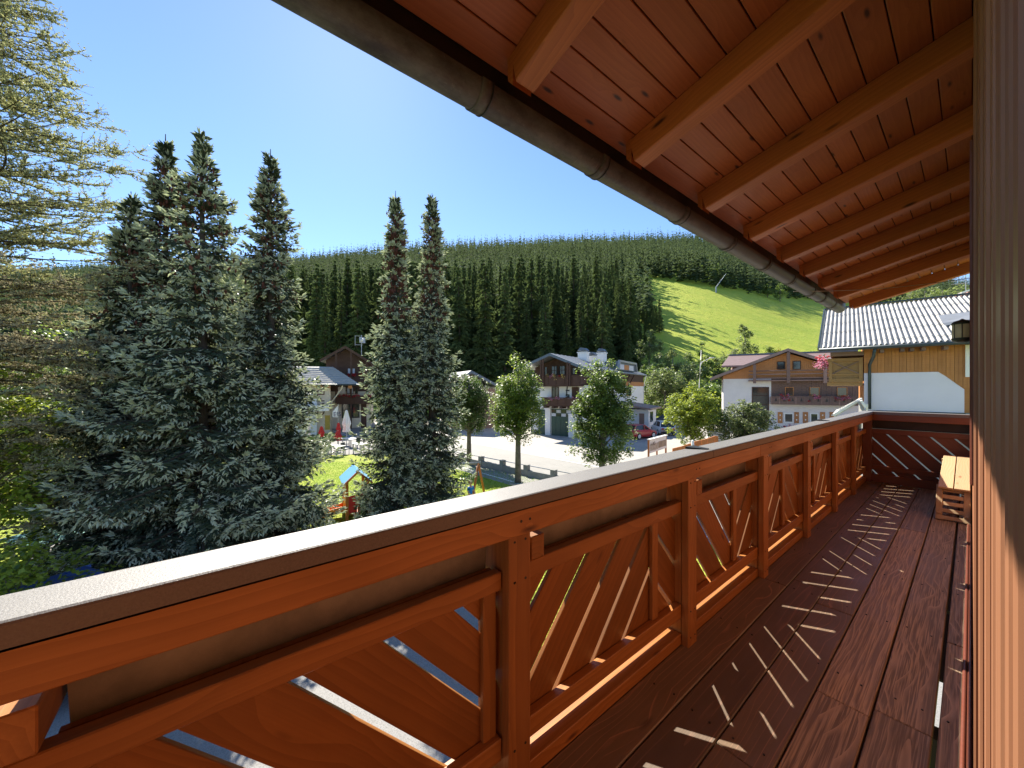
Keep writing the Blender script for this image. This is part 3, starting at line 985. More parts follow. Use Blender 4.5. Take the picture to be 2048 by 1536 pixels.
def spindles(P, D, L, Wd, rng, planes=2):
    """each shoot: crossed pointed blades from P along D"""
    n = len(P)
    D = D / (np.linalg.norm(D, axis=1, keepdims=True) + 1e-9)
    a, b = orth(D)
    ang = rng.uniform(0, PI, n)
    Vs = []; Ts = []
    for k in range(planes):
        t = ang + PI * k / planes
        s = a * np.cos(t)[:, None] + b * np.sin(t)[:, None]
        p0 = P; m_ = P + D * (L * .45)[:, None]; p3 = P + D * L[:, None]
        l = m_ + s * (Wd / 2)[:, None]; r = m_ - s * (Wd / 2)[:, None]
        q = np.stack([p0, l, p3, r], 1)           # n,4,3
        base = (k * n + np.arange(n)) * 4
        Vs.append(q.reshape(-1, 3)); Ts.append(np.stack([base, base + 1, base + 2, base + 3], 1))
    return np.concatenate(Vs), np.concatenate(Ts)

def ribbons(P0, P1, w0, w1, rng):
    n = len(P0); D = P1 - P0
    D = D / (np.linalg.norm(D, axis=1, keepdims=True) + 1e-9)
    a, b = orth(D)
    Vs = []; Ts = []
    for k in range(2):
        s = a if k == 0 else b
        q = np.stack([P0 + s * (w0 / 2)[:, None], P0 - s * (w0 / 2)[:, None], P1 - s * (w1 / 2)[:, None], P1 + s * (w1 / 2)[:, None]], 1)
        base = (k * n + np.arange(n)) * 4
        Vs.append(q.reshape(-1, 3)); Ts.append(np.stack([base, base + 1, base + 2, base + 3], 1))
    return np.concatenate(Vs), np.concatenate(Ts)

def join(parts):
    V = []; T_ = []; mi = []; k = 0
    for v, t, m_ in parts:
        V.append(v); T_.append(t + k); mi.append(np.full(len(t), m_)); k += len(v)
    return np.concatenate(V), np.concatenate(T_), np.concatenate(mi)

M['bark'] = simple('spruce bark', (.075, .055, .042), .9, noise=.3, scale=8, bump=.6, bscale=30)
M['greybark'] = simple('grey bark', (.20, .17, .14), .9, noise=.3, scale=6, bump=.6, bscale=25)
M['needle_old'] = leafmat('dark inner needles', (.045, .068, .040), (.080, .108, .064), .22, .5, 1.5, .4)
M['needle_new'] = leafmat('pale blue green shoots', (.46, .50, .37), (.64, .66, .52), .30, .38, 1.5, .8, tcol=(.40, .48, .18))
M['cone'] = simple('red brown cones', (.20, .07, .045), .7, noise=.2)
M['twig'] = simple('bare twigs', (.11, .085, .06), .9)

def spruce_crown(seed, H, prof, whorl=.26, per=8, zmin=.5, sh=1.0, cones=150, lean=0.0):
    """prof(t): crown radius at relative height t"""
    rng = np.random.default_rng(seed)
    tb = []; td = []; tl = []; tk = []        # shoots: base, dir, length, kind
    rb0 = []; rb1 = []; rw0 = []; rw1 = []
    cb = []
    z = zmin
    while z < H - .25:
        t = z / H
        R0 = prof(t)
        for k in range(per if t < .88 else 4):
            az = rng.uniform(0, 2 * PI)
            L = R0 * rng.uniform(.5, 1.22) * (1 + .12 * math.sin(az * 2 + seed))
            if rng.random() < .07: L *= 1.2
            if L < .07: L = .07
            zz = z + rng.uniform(-.12, .12)
            e0 = rad(12 + 48 * max(0, (t - .72) / .28) ** 1.2)          # initial elevation
            drop = (.55 if t < .7 else .55 * (1 - (t - .7) / .3)) * rng.uniform(.7, 1.2)
            ca, sa = math.cos(az), math.sin(az)
            ns = max(4, int(L / .16))
            pts = []
            for i in range(ns + 1):
                u = i / ns
                r = L * u
                h = L * (math.tan(e0) * u - drop * u ** 1.6 + drop * .62 * u ** 4)
                pts.append(np.array([ca * r, sa * r, zz + h]))
            pts = np.array(pts)
            for i in range(ns):
                rb0.append(pts[i]); rb1.append(pts[i + 1]); rw0.append(.05 * (1 - i / ns) * min(L, 1.6) + .008); rw1.append(.05 * (1 - (i + 1) / ns) * min(L, 1.6) + .006)
            # secondary twigs
            step = .11
            nt_ = max(3, int(L * .88 / step))
            side0 = np.array([-sa, ca, 0]); outv = np.array([ca, sa, 0])
            for j in range(nt_):
                u = .14 + .86 * (j + rng.random() * .5) / nt_
                f = u * ns; i0 = min(int(f), ns - 1); p = pts[i0] + (pts[i0 + 1] - pts[i0]) * (f - i0)
                bd = pts[i0 + 1] - pts[i0]; bd = bd / np.linalg.norm(bd)
                for s in (-1, 1):
                    if cones > 200 and .66 < t < .9 and rng.random() < .45: continue
                    l2 = min(.55, (.20 + .42 * L * (1 - u) ** .75 * .55)) * rng.uniform(.7, 1.15) * (1 if t < .86 else max(.22, (1 - t) / .14))
                    hang = (1.15 if t < .75 else .25) * rng.uniform(.5, 1.3) * (1 if u < .8 else .25)
                    d0 = bd * .62 + side0 * s * .72
                    npz = max(2, int(l2 / .062))
                    q = p.copy()
                    for m_ in range(npz):
                        v = m_ / npz
                        dd = d0 + np.array([0, 0, -hang * v * 1.8])
                        dd = dd / np.linalg.norm(dd)
                        q = q + dd * (l2 / npz)
                        sd = np.cross(dd, [0, 0, 1.0]); sd /= np.linalg.norm(sd) + 1e-6
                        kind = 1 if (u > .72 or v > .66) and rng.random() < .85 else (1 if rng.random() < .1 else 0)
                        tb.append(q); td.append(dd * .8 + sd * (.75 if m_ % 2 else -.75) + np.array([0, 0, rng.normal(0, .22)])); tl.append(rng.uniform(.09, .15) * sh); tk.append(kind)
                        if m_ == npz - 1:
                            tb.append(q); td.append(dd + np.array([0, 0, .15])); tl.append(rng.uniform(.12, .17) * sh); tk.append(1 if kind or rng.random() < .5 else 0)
                    rb0.append(p); rb1.append(q); rw0.append(.010); rw1.append(.004)
            # branch tip: star of pale shoots
            bd = pts[-1] - pts[-2]; bd = bd / np.linalg.norm(bd)
            for m_ in range(6 if t < .9 else 2):
                dd = bd + side0 * rng.normal(0, .45) + np.array([0, 0, rng.normal(.2, .3)])
                tb.append(pts[-1]); td.append(dd); tl.append(rng.uniform(.15, .23) * sh); tk.append(1)
            if .62 < t < .93 and cones:
                for _ in range(int(cones / 40 + rng.random() * 3)):
                    u = rng.uniform(.35, 1.0); f = u * ns; i0 = min(int(f), ns - 1)
                    cb.append(pts[i0] + (pts[min(i0 + 1, ns)] - pts[i0]) * (f - i0) + np.array([rng.normal(0, .07), rng.normal(0, .07), rng.uniform(-.06, .05)]))
        z += whorl * (1.0 if t < .8 else .7) * rng.uniform(.8, 1.15)
    # leader: thin upright shoots
    top = np.array([0, 0, H - .72])
    for k in range(6):
        a = rng.uniform(0, 2 * PI); o = np.array([math.cos(a), math.sin(a), 0]) * (.10 if k else 0)
        l = rng.uniform(.25, .5) if k else .75
        rb0.append(top + o * .2); rb1.append(top + o + np.array([0, 0, l])); rw0.append(.05); rw1.append(.018)
    P = np.array(tb); Dv = np.array(td); Ln = np.array(tl); K = np.array(tk)
    Wd = Ln * np.where(K == 1, .27, .34)
    out = []
    for kk in (0, 1):
        s = K == kk
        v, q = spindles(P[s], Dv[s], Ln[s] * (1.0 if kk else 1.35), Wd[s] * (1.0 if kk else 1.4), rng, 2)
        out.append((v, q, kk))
    v, q = ribbons(np.array(rb0), np.array(rb1), np.array(rw0), np.array(rw1), rng); out.append((v, q, 2))
    if cones and cb:
        cbn = np.array(cb); n = len(cbn)
        v, q = spindles(cbn, np.tile([0, 0, -1.0], (n, 1)) + rng.normal(0, .15, (n, 3)), rng.uniform(.11, .17, n), np.full(n, .055), rng, 3); out.append((v, q, 3))
    V, T_, mi = join(out)
    return np_mesh('crown', V, T_, [M['needle_old'], M['needle_new'], M['twig'], M['cone']], mi)

def trunk(H, r0, mat, parent, lean=(0, 0), n=10, name='trunk', seed=1):
    rng = random.Random(seed)
    pts = []; rs = []
    for i in range(9):
        u = i / 8
        pts.append((lean[0] * u + rng.uniform(-.02, .02) * (i > 0), lean[1] * u + rng.uniform(-.02, .02) * (i > 0), H * u - (.1 if i == 0 else 0)))
        rs.append(r0 * (1.25 if i == 0 else 1) * (1 - u * .9) + .01)
    mb = MB(); mb.tube(pts, rs, n)
    return mb.build(name, mat, parent, None, True)

def spruce(px, D, ytip, seed, prof, label, rz=0, **kw):
    H = (HOR - ytip) / FPX * D + (EYE - GZ)
    base = GD(px, D)
    r = empty('blue_spruce', base, rz, label, 'spruce tree', 'blue spruces on the lawn')
    trunk(H * .97, .018 * H * .8, M['bark'], r, seed=seed)
    me = spruce_crown(seed, H, prof, **kw)
    c = link('crown', me, r); c['kind'] = 'stuff'
    return r
def profile(R, top=.05, p=.8, bulge=.12):
    def f(t):
        if t < .12: return R * (.75 + .25 * t / .12)
        u = (1 - t) / .88
        return max(top * min(1, u * 6), R * (u ** p) * (1 + bulge * math.sin(t * 9)))
    return f
def prof_pts(pts):
    xs = [a for a, b in pts]; ys = [b for a, b in pts]
    return lambda t: float(np.interp(t, xs, ys))
# columnar shapes measured from the photograph (relative height, radius in m)
P2 = prof_pts([(0, 2.0), (.12, 2.75), (.28, 2.3), (.4, 1.65), (.55, 1.15), (.68, .88), (.78, .66), (.85, .42), (.9, .24), (.94, .12), (1, .03)])
P1 = prof_pts([(0, 1.8), (.15, 2.2), (.35, 1.7), (.5, 1.15), (.62, .8), (.72, .52), (.82, .34), (.9, .22), (.95, .10), (1, .03)])
P0 = prof_pts([(0, 1.5), (.2, 2.0), (.45, 1.35), (.6, .95), (.75, .6), (.86, .34), (.94, .13), (1, .03)])
P3 = prof_pts([(0, 1.4), (.12, 1.75), (.3, 1.6), (.45, 1.2), (.58, .92), (.7, .74), (.8, .54), (.88, .3), (.93, .14), (1, .03)])
P4 = prof_pts([(0, 1.0), (.12, 1.45), (.3, 1.3), (.45, 1.15), (.6, .85), (.68, .55), (.75, .40), (.85, .28), (.92, .18), (.96, .08), (1, .03)])
P5 = prof_pts([(0, 1.0), (.12, 1.45), (.3, 1.25), (.45, 1.0), (.6, .75), (.7, .55), (.82, .36), (.9, .22), (.95, .10), (1, .03)])
spruce(405, 9.6, 268, 11, P2, 'widest blue spruce with silvery shoots, second tall tip from the left', per=8)
spruce(331, 10.6, 270, 12, P1, 'blue spruce with a thin tip just left of the widest one')
spruce(262, 10.0, 385, 13, P0, 'lower blue spruce at the left flank of the group beside the larch')
spruce(541, 11.0, 300, 14, P3, 'blue spruce third from the right, right flank of the left group')
spruce(791, 13.6, 383, 15, P4, 'slim spruce with red brown cones behind the red playhouse', cones=520)
spruce(864, 13.9, 388, 16, P5, 'slim spruce nearest the road beside the swing', cones=260)
# --- leafy crowns
def leaf_crown(rng, clumps, n, size, spread, mats, name='crown', flat=.5, clump_r=.35):
    """clumps: (k,3) centres; leaves scattered around them"""
    k = len(clumps)
    ci = rng.integers(0, k, n)
    off = rng.normal(0, 1, (n, 3)); off /= np.linalg.norm(off, axis=1, keepdims=True)
    off *= (rng.random(n) ** .5 * clump_r * rng.uniform(.6, 1.3, k)[ci])[:, None]
    P = clumps[ci] + off
    a = rng.uniform(0, 2 * PI, n)
    d = np.stack([np.cos(a), np.sin(a), rng.normal(-.35, .45, n)], 1); d /= np.linalg.norm(d, axis=1, keepdims=True)
    s, _ = orth(d)
    s = s + np.stack([0 * a, 0 * a, rng.normal(0, flat, n)], 1); s /= np.linalg.norm(s, axis=1, keepdims=True)
    L = size * rng.uniform(.65, 1.25, n)
    m_ = P + d * (L * .45)[:, None]
    nrm_ = np.cross(d, s)
    l = m_ + s * (L * .38)[:, None] + nrm_ * (L * .08)[:, None]; r = m_ - s * (L * .38)[:, None] + nrm_ * (L * .08)[:, None]
    q = np.stack([P, l, P + d * L[:, None], r], 1).reshape(-1, 3)
    b = np.arange(n) * 4
    # two triangles folded along the midrib
    T_ = np.concatenate([np.stack([b, b + 1, b + 2], 1), np.stack([b, b + 2, b + 3], 1)])
    mi = np.tile((rng.random(n) < .12).astype(int), 2) if len(mats) > 1 else None
    return np_mesh(name, q, T_, mats, mi)

M['leaf_lime'] = leafmat('lime tree leaves', (.075, .125, .035), (.15, .21, .06), .42, .45, 1.0, .35, tcol=(.30, .42, .06))
M['leaf_bright'] = leafmat('fresh yellow green leaves', (.25, .34, .045), (.38, .46, .08), .48, .5, 1.0, .3, tcol=(.45, .5, .04))
M['leaf_dark'] = leafmat('dark green leaves', (.045, .08, .025), (.09, .13, .04), .36, .45, 1.0, .4, tcol=(.2, .32, .05))
M['leaf_pale'] = leafmat('pale bush leaves', (.13, .17, .065), (.25, .28, .13), .4, .5, 1.0, .35, tcol=(.3, .38, .1))
M['leaf_gold'] = leafmat('golden leaves', (.30, .22, .03), (.38, .30, .05), .4, .5, 1.0, .3)

def broad_tree(name, base, H, cz, rx, rz_, n, size, mats, label, cat='tree', group=None, seed=1, trunk_r=.12, clumps=240, bark=None, shape=1.0, clr=.36, lean=(0, 0)):
    rng = np.random.default_rng(seed)
    r = empty(name, base, 0, label, cat, group)
    bark = bark or M['greybark']
    u = rng.normal(0, 1, (clumps, 3)); u /= np.linalg.norm(u, axis=1, keepdims=True)
    rr = rng.random(clumps) ** .45 * rng.uniform(.78, 1.08, clumps)
    Cc = u * rr[:, None] * np.array([rx, rx, rz_])
    Cc[:, 0] *= 1 - shape * .25 * np.clip(Cc[:, 2] / rz_, -1, 1); Cc[:, 1] *= 1 - shape * .25 * np.clip(Cc[:, 2] / rz_, -1, 1)
    Cc += np.array([lean[0], lean[1], cz])
    # keep some of the clumps out so that gaps stay open
    mb = MB()
    mb.tube([(0, 0, -.1), (lean[0] * .2, lean[1] * .2, cz * .4), (lean[0] * .7 + .04, lean[1] * .7, cz), (lean[0], lean[1], cz + rz_ * .7)], [trunk_r * 1.25, trunk_r, trunk_r * .7, trunk_r * .2], 10)
    mb.build('trunk', bark, r, None, True)
    mb = MB()
    for i in range(0, clumps, 3):
        t0 = max(cz - rz_ * .9, min(cz + rz_ * .5, Cc[i][2] - .5 * rx))
        a = Vector((lean[0] * .6, lean[1] * .6, t0)); b_ = Vector(Cc[i])
        m_ = a.lerp(b_, .5) + Vector((0, 0, .1))
        mb.tube([a, m_, b_], [trunk_r * .3, trunk_r * .18, .008], 4, False)
    mb.build('limbs', bark, r)['kind'] = 'stuff'
    c = link('crown', leaf_crown(rng, Cc, n, size, 1, mats, clump_r=clr), r); c['kind'] = 'stuff'
    return r
# pollarded street trees
g = 'round clipped street trees along the road'
broad_tree('street_tree', GD(938, 24.5), 0, 3.9, 1.45, 2.2, 14000, .125, [M['leaf_dark'], M['leaf_lime']], 'dark leafed street tree just right of the slim spruces', group=g, seed=21, trunk_r=.14, shape=.5)
broad_tree('street_tree', GD(1036, 19.7), 0, 4.3, 1.45, 2.3, 20000, .115, [M['leaf_lime'], M['leaf_bright']], 'street tree with bare grey trunk standing beside the low wall', group=g, seed=22, trunk_r=.14, shape=.6)
broad_tree('street_tree', GD(1204, 17.6), 0, 3.9, 1.5, 2.75, 26000, .12, [M['leaf_lime'], M['leaf_dark']], 'biggest street tree, egg shaped crown in front of the green garage door', group=g, seed=23, trunk_r=.14, shape=1.0)
broad_tree('street_tree', GD(1385, 29), 0, 3.1, 2.15, 2.4, 13000, .17, [M['leaf_bright'], M['leaf_lime']], 'yellow green tree behind the signboard, left of the pale bush', group=g, seed=24, trunk_r=.13, shape=.2)
broad_tree('rowan_bush', GD(1487, 27), 0, 2.2, 2.1, 2.0, 11500, .16, [M['leaf_pale'], M['leaf_dark']], 'pale leafed bushy tree in front of the white chalet wall', cat='bush', seed=25, trunk_r=.1, shape=.2)

# --- larch at the left edge
M['larch_new'] = leafmat('larch needle tufts', (.38, .42, .24), (.50, .52, .34), .38, .5, .8, .3, tcol=(.45, .42, .12))
M['larch_dry'] = leafmat('dry golden larch tufts', (.38, .33, .19), (.46, .42, .28), .35, .6, .8, .2)
def larch_crown(seed, H, R, zmin, n_br, azc=None):
    rng = np.random.default_rng(seed)
    r0 = []; r1 = []; w0 = []; w1 = []; tp = []; tk = []; 
    for k in range(n_br):
        t = rng.random() ** .9
        z = zmin + (H - zmin) * t
        L = max(.3, R(t) * rng.uniform(.75, 1.08))
        az = rng.uniform(0, 2 * PI) if azc is None else azc + rng.normal(0, .9)
        ca, sa = math.cos(az), math.sin(az); o = np.array([ca, sa, 0]); sd = np.array([-sa, ca, 0])
        ns = 12; pts = []
        lift = rng.uniform(.05, .55) if t > .35 else rng.uniform(-.2, .15)
        wob = rng.normal(0, .12)
        for i in range(ns + 1):
            u = i / ns
            pts.append(np.array([0, 0, z]) + o * L * u + sd * wob * L * math.sin(3 * u) + np.array([0, 0, L * (lift * u - .22 * u ** 2 + .2 * u ** 3.5)]))
        pts = np.array(pts)
        for i in range(ns):
            r0.append(pts[i]); r1.append(pts[i + 1]); a = .045 * (1 - i / ns) + .007; w0.append(a); w1.append(a * .9)
        dry = t < .42 and rng.random() < .75
        nt_ = int(L * 11)
        for j in range(nt_):
            u = .12 + .88 * rng.random(); f = u * ns; i0 = min(int(f), ns - 1); p = pts[i0] + (pts[i0 + 1] - pts[i0]) * (f - i0)
            s = rng.choice([-1, 1]); l2 = rng.uniform(.18, .62) * (1.15 - u * .6)
            d0 = o * rng.uniform(.3, .9) + sd * s * rng.uniform(.5, 1) + np.array([0, 0, rng.normal(-.05, .25)])
            d0 /= np.linalg.norm(d0); q = p; nseg = 4
            for m_ in range(nseg):
                dd = d0 + np.array([0, 0, (.9 if not dry else .1) * (m_ / nseg)]); dd /= np.linalg.norm(dd)
                q2 = q + dd * l2 / nseg
                r0.append(q); r1.append(q2); w0.append(.010); w1.append(.007)
                for _ in range(4):
                    tp.append(q + (q2 - q) * rng.random()); tk.append(1 if dry else 0)
                if rng.random() < .5:
                    e = q2 + (dd + rng.normal(0, .6, 3)) * .13
                    r0.append(q2); r1.append(e); w0.append(.007); w1.append(.004); tp.append(e); tk.append(1 if dry else 0)
                    tp.append((q2 + e) / 2); tk.append(1 if dry else 0)
                q = q2
    P = np.array(tp); K = np.array(tk); n = len(P)
    Dv = rng.normal(0, 1, (n, 3)); Dv[:, 2] = np.abs(Dv[:, 2])
    out = []
    v, q = ribbons(np.array(r0), np.array(r1), np.array(w0), np.array(w1), rng); out.append((v, q, 0))
    for kk in (0, 1):
        s = K == kk
        if s.sum():
            v, q = spindles(P[s] , Dv[s], rng.uniform(.04, .075, s.sum()), rng.uniform(.02, .04, s.sum()), rng, 2); out.append((v, q, 1 + kk))
    V, T_, mi = join(out)
    return np_mesh('crown', V, T_, [M['twig'], M['larch_new'], M['larch_dry']], mi)
lr = empty('larch_tree', GD(-95, 8.6), 0, 'tall feathery larch with sparse twigs at the left edge of the picture', 'larch tree')
Hl = (HOR + 160) / FPX * 8.6 + (EYE - GZ)
trunk(Hl, .24, M['bark'], lr, seed=3)
Rl = lambda t: float(np.interp(t, [0, .2, .38, .5, .62, .75, .88, 1], [3.6, 3.9, 3.9, 3.65, 3.2, 2.55, 1.7, .5]))
c = link('crown', larch_crown(31, Hl, Rl, 1.6, 390, None), lr); c['kind'] = 'stuff'
# --- maple shrubs under the larch
broad_tree('maple_tree', GD(-60, 8.2), 0, 3.3, 1.9, 2.5, 9500, .12, [M['leaf_bright'], M['leaf_dark']], 'bright leafed maple sapling tree under the larch at the left edge', cat='tree', seed=41, trunk_r=.09, clumps=190, clr=.33, shape=.2)
broad_tree('maple_tree', GD(70, 11.5), 0, 3.7, 2.4, 2.0, 8500, .13, [M['leaf_dark'], M['leaf_bright']], 'darker maple tree between the larch and the blue spruces', cat='tree', seed=42, trunk_r=.10, clumps=150, clr=.36, shape=.2)
broad_tree('maple_bush', GD(20, 6.6), 0, 1.15, 1.35, .95, 6000, .10, [M['leaf_bright'], M['leaf_lime']], 'low leafy bush just above the handrail at the lower left', cat='bush', seed=43, trunk_r=.05, clumps=90, clr=.3, shape=.1)
broad_tree('garden_tree', GD(120, 24), 0, 5.0, 3.6, 4.0, 7500, .2, [M['leaf_lime'], M['leaf_bright']], 'broad leafed garden tree far behind the larch twigs', cat='tree', seed=44, trunk_r=.2, clumps=150, clr=.6, shape=.2)
broad_tree('garden_tree', GD(-60, 27), 0, 5.5, 4.0, 4.6, 7000, .22, [M['leaf_dark'], M['leaf_lime']], 'dark garden tree at the left edge behind the larch', cat='tree', seed=45, trunk_r=.2, clumps=150, clr=.65, shape=.2)

# ---------------------------------------------------------------- forest
M['forest_a'] = leafmat('forest spruce needles', (.05, .08, .033), (.11, .145, .06), .34, .8, .25, .1, tcol=(.16, .22, .06))
M['forest_b'] = leafmat('hillside wood needles', (.065, .095, .05), (.11, .145, .075), .3, .9, .05, .03, tcol=(.16, .22, .07))  # greyer green: a haze tint put into the needle colour
def forest_tree(seed, layers, per, fan, H=26.0, R=3.6, name='forest_spruce', low=False):
    rng = np.random.default_rng(seed)
    V = []; T_ = []; k = 0
    for i in range(layers):
        t = (i + .5 * rng.random()) / layers
        z = 1.8 + (H - 2.2) * t
        rr = R * (1 - t) ** .95 * (.88 + .2 * math.sin(i * 1.7 + seed)) + .22
        if t < .12: rr *= .65 + t * 3
        for j in range(per):
            a = rng.uniform(0, 2 * PI); L = rr * rng.uniform(.6, 1.15)
            drop = L * rng.uniform(.25, .55); ca, sa = math.cos(a), math.sin(a)
            p0 = np.array([0, 0, z + rng.normal(0, .15)]); o = np.array([ca, sa, 0]); s = np.array([-sa, ca, 0])
            if low:
                w_ = L * .5
                V += [p0 + np.array([0, 0, .5]), p0 + o * L * .6 + s * w_ - np.array([0, 0, drop * .8]), p0 + o * L - np.array([0, 0, drop * .9]), p0 + o * L * .6 - s * w_ - np.array([0, 0, drop * .8])]
                T_ += [[k, k + 1, k + 2], [k, k + 2, k + 3]]; k += 4
            else:
                for f in range(fan):
                    u0 = .15 + .8 * f / fan; 
                    b = p0 + o * L * u0 + np.array([0, 0, -drop * u0 ** 1.5])
                    for sg in (-1, 1):
                        l2 = L * .42 * (1.15 - u0) * rng.uniform(.7, 1.3) + .22
                        e = b + o * l2 * .7 + s * sg * l2 * .75 + np.array([0, 0, -l2 * rng.uniform(.25, .8)])
                        m1 = b + (e - b) * .5 + s * sg * -.16 + np.array([0, 0, rng.uniform(-.25, .05)])
                        m2 = b + (e - b) * .45 + o * .22 + np.array([0, 0, rng.uniform(-.05, .2)])
                        V += [b, m1, e, m2]; T_ += [[k, k + 1, k + 2], [k, k + 2, k + 3]]; k += 4
                e = p0 + o * L * 1.05 + np.array([0, 0, -drop * .9]); b = p0 + o * L * .7 + np.array([0, 0, -drop * .65])
                V += [b, b + s * .14, e, b - s * .14]; T_ += [[k, k + 1, k + 2], [k, k + 2, k + 3]]; k += 4
    # leader
    if low: H -= .5
    V += [np.array([-.1, 0, H - 1.6]), np.array([.1, 0, H - 1.6]), np.array([0, 0, H + .3]), np.array([0, -.1, H - 1.6]), np.array([0, .1, H - 1.6]), np.array([0, 0, H + .3])]
    T_ += [[k, k + 1, k + 2], [k + 3, k + 4, k + 5]]; k += 6
    V = np.array(V); T_ = np.array(T_)
    mi = np.zeros(len(T_))
    # trunk as a thin tapered triangle tube
    tv = []; tt = []
    for q, (z, r_) in enumerate(((-1.0, .28), (H * .5, .17), (H - 1, .03))):
        for j in range(5):
            a = 2 * PI * j / 5; tv.append([math.cos(a) * r_, math.sin(a) * r_, z])
    for q in range(2):
        for j in range(5):
            a, b, c_, d = k + q * 5 + j, k + q * 5 + (j + 1) % 5, k + (q + 1) * 5 + (j + 1) % 5, k + (q + 1) * 5 + j
            tt += [[a, b, c_], [a, c_, d]]
    V = np.concatenate([V, np.array(tv)]); T_ = np.concatenate([T_, np.array(tt)]); mi = np.concatenate([mi, np.ones(len(tt))])
    return V, T_, mi
fm = []
for s in range(5):
    V, T_, mi = forest_tree(60 + s, 34, 9, 5, R=[4.6, 4.0, 5.0, 3.7, 4.3][s])
    fm.append(np_mesh('forest_spruce', V, T_, [M['forest_a'], M['bark']], mi))
low = [forest_tree(80 + s, 9, 5, 1, R=4.4, low=True) for s in range(4)]
rng = np.random.default_rng(77)
cand = []
sp = 5.6
D = 84.0
while D < 640:
    den = float(np.interp(D, [84, 130, 220, 600], [1, .88, .74, .95]))
    stepD = sp * den
    wpx = sp * den * FPX / D
    px = -500 + rng.uniform(0, wpx)
    while px < 2150:
        p_ = px + rng.normal(0, wpx * .42); d_ = D + rng.normal(0, stepD * .45)
        px += wpx
        if in_meadow(p_, d_) or (d_ < 88 and p_ > 1320): continue
        if p_ > 1303 and d_ < 128: continue
        if d_ < 90 and rng.random() < .1: continue
        cand.append((d_, p_))
    D += stepD
def visible_rank(c_):
    d_, p_ = c_
    z = 0
    if p_ < 250: z = 40            # mostly behind the larch
    return d_ + z
cand = [c_ for c_ in cand if -500 < c_[1] < 2150]
# the trees that show largest: foot of the wood and the borders of the meadow
def border(c_):
    d_, p_ = c_
    if 560 < p_ < 1360 and d_ < 150: return True
    if 1255 < p_ < 1700 and d_ < _mf.get(int(p_ // 20), 999) + 26 and not in_meadow(p_, d_): return True
    return False
near = sorted([c_ for c_ in cand if border(c_)], key=visible_rank)[:300]
ns_ = set(near)
far = [c_ for c_ in cand if c_ not in ns_]
lab = [(100, 'tall dark spruce standing at the foot of the wooded slope'), (135, 'tall spruce in the lower forest behind the first row'), (9999, 'spruce at the border of the sunny hillside meadow')]
for i, (d_, p_) in enumerate(near):
    me = fm[i % 5]
    o = bpy.data.objects.new('forest_spruce', me); COL.objects.link(o)
    s = rng.uniform(.7, 1.2) * float(np.interp(d_, [100, 140, 200, 320], [1, .85, .8, .8]))
    if p_ > 1235 and d_ < 130: s *= .8
    bw = 1.0
    if d_ > 135 and p_ > mead_left(d_) - 75 and p_ < 1330: s *= .66; bw = 1.4
    if p_ >= 1270 and d_ < _mf.get(int(p_ // 20), 0) + 24: s *= .5
    o.location = T(p_, d_); o.rotation_euler = (rng.normal(0, .015), rng.normal(0, .015), rng.uniform(0, 6.28)); o.scale = (s * bw * rng.uniform(.9, 1.1), s * bw * rng.uniform(.9, 1.1), s)
    row = 'front row forest spruce' if d_ < 100 else ('second row forest spruce' if d_ < 122 else 'upper slope forest spruce')
    zone = [z_ for lim, z_ in ((700, 'above the timber hotel roof'), (800, 'left of and behind the slim coned spruce'), (900, 'right of and behind the slim coned spruce'), (1000, 'above the low slate roofed house'), (1090, 'above the left eave of the garage house'),
            (1170, 'above the garage house gable'), (1250, 'above the garage house chimneys'), (1335, 'between garage house and meadow'), (1440, 'at the upper meadow edge left of the mast'), (9999, 'at the upper meadow edge near the gutter')) if p_ < lim][0]
    if p_ > 1255 and d_ > 122: row = 'dark border spruce'
    L_ = row + ', ' + zone
    tag(o, L_, 'spruce tree', row + 's ' + zone)
Vs = []; Ts = []; Ms = []; k = 0
for i, (d_, p_) in enumerate(far):
    v, t_, m_ = low[i % 4]
    s = (rng.uniform(.5, 1.0) + .35 * rng.random() ** 3) * float(np.interp(d_, [110, 180, 320, 480, 600], [1, .80, .78, .95, 1.05])); a = rng.uniform(0, 6.28); ca, sa = math.cos(a), math.sin(a)
    P = T(p_, d_)
    w_ = np.stack([(v[:, 0] * ca - v[:, 1] * sa) * s, (v[:, 0] * sa + v[:, 1] * ca) * s, v[:, 2] * s], 1) + np.array(P)
    t_ = t_[:-20]; m_ = m_[:-20]
    Vs.append(w_); Ts.append(t_ + k); Ms.append(m_); k += len(v)

o = link('hillside_forest', np_mesh('hillside_forest', np.concatenate(Vs), np.concatenate(Ts), [M['forest_b'], M['bark']], np.concatenate(Ms)))
tag(o, 'dense spruce forest covering the hill up to the ridge', 'forest', kind='stuff')

# woodland bushes at the foot of the meadow and single trees
rg = random.Random(9)
bushes = [(1312, 66, 5.2, 3.4), (1345, 72, 6.4, 3.6), (1378, 70, 5.4, 3.2), (1405, 76, 6.6, 3.6), (1438, 74, 5.2, 3.4), (1330, 58, 4.4, 3.0), (1362, 60, 3.6, 2.6), (1465, 80, 6.2, 3.4), (1298, 84, 7.5, 3.6), (1420, 62, 3.4, 2.6)]
for i, (px, D, h, r) in enumerate(bushes):
    L_ = ['at the left end of the thicket', 'behind the yellow green tree', 'above the parked cars', 'behind the street lamp', 'right of the street lamp', 'beside the annex of the garage house', 'low down behind the cars', 'left of the brown chalet roof', 'nearest the meadow shade', 'under the brown chalet eave'][i]
    broad_tree('thicket_tree', T(px, D), 0, h * 1.05, r * 1.25, h * .85, 4800, .36, [M['leaf_pale'] if i % 3 else M['leaf_lime'], M['leaf_dark']], 'green thicket tree at the meadow foot, ' + L_, cat='tree', group='thicket at the foot of the meadow', seed=100 + i, trunk_r=.16, clumps=60, clr=.8, shape=.3)
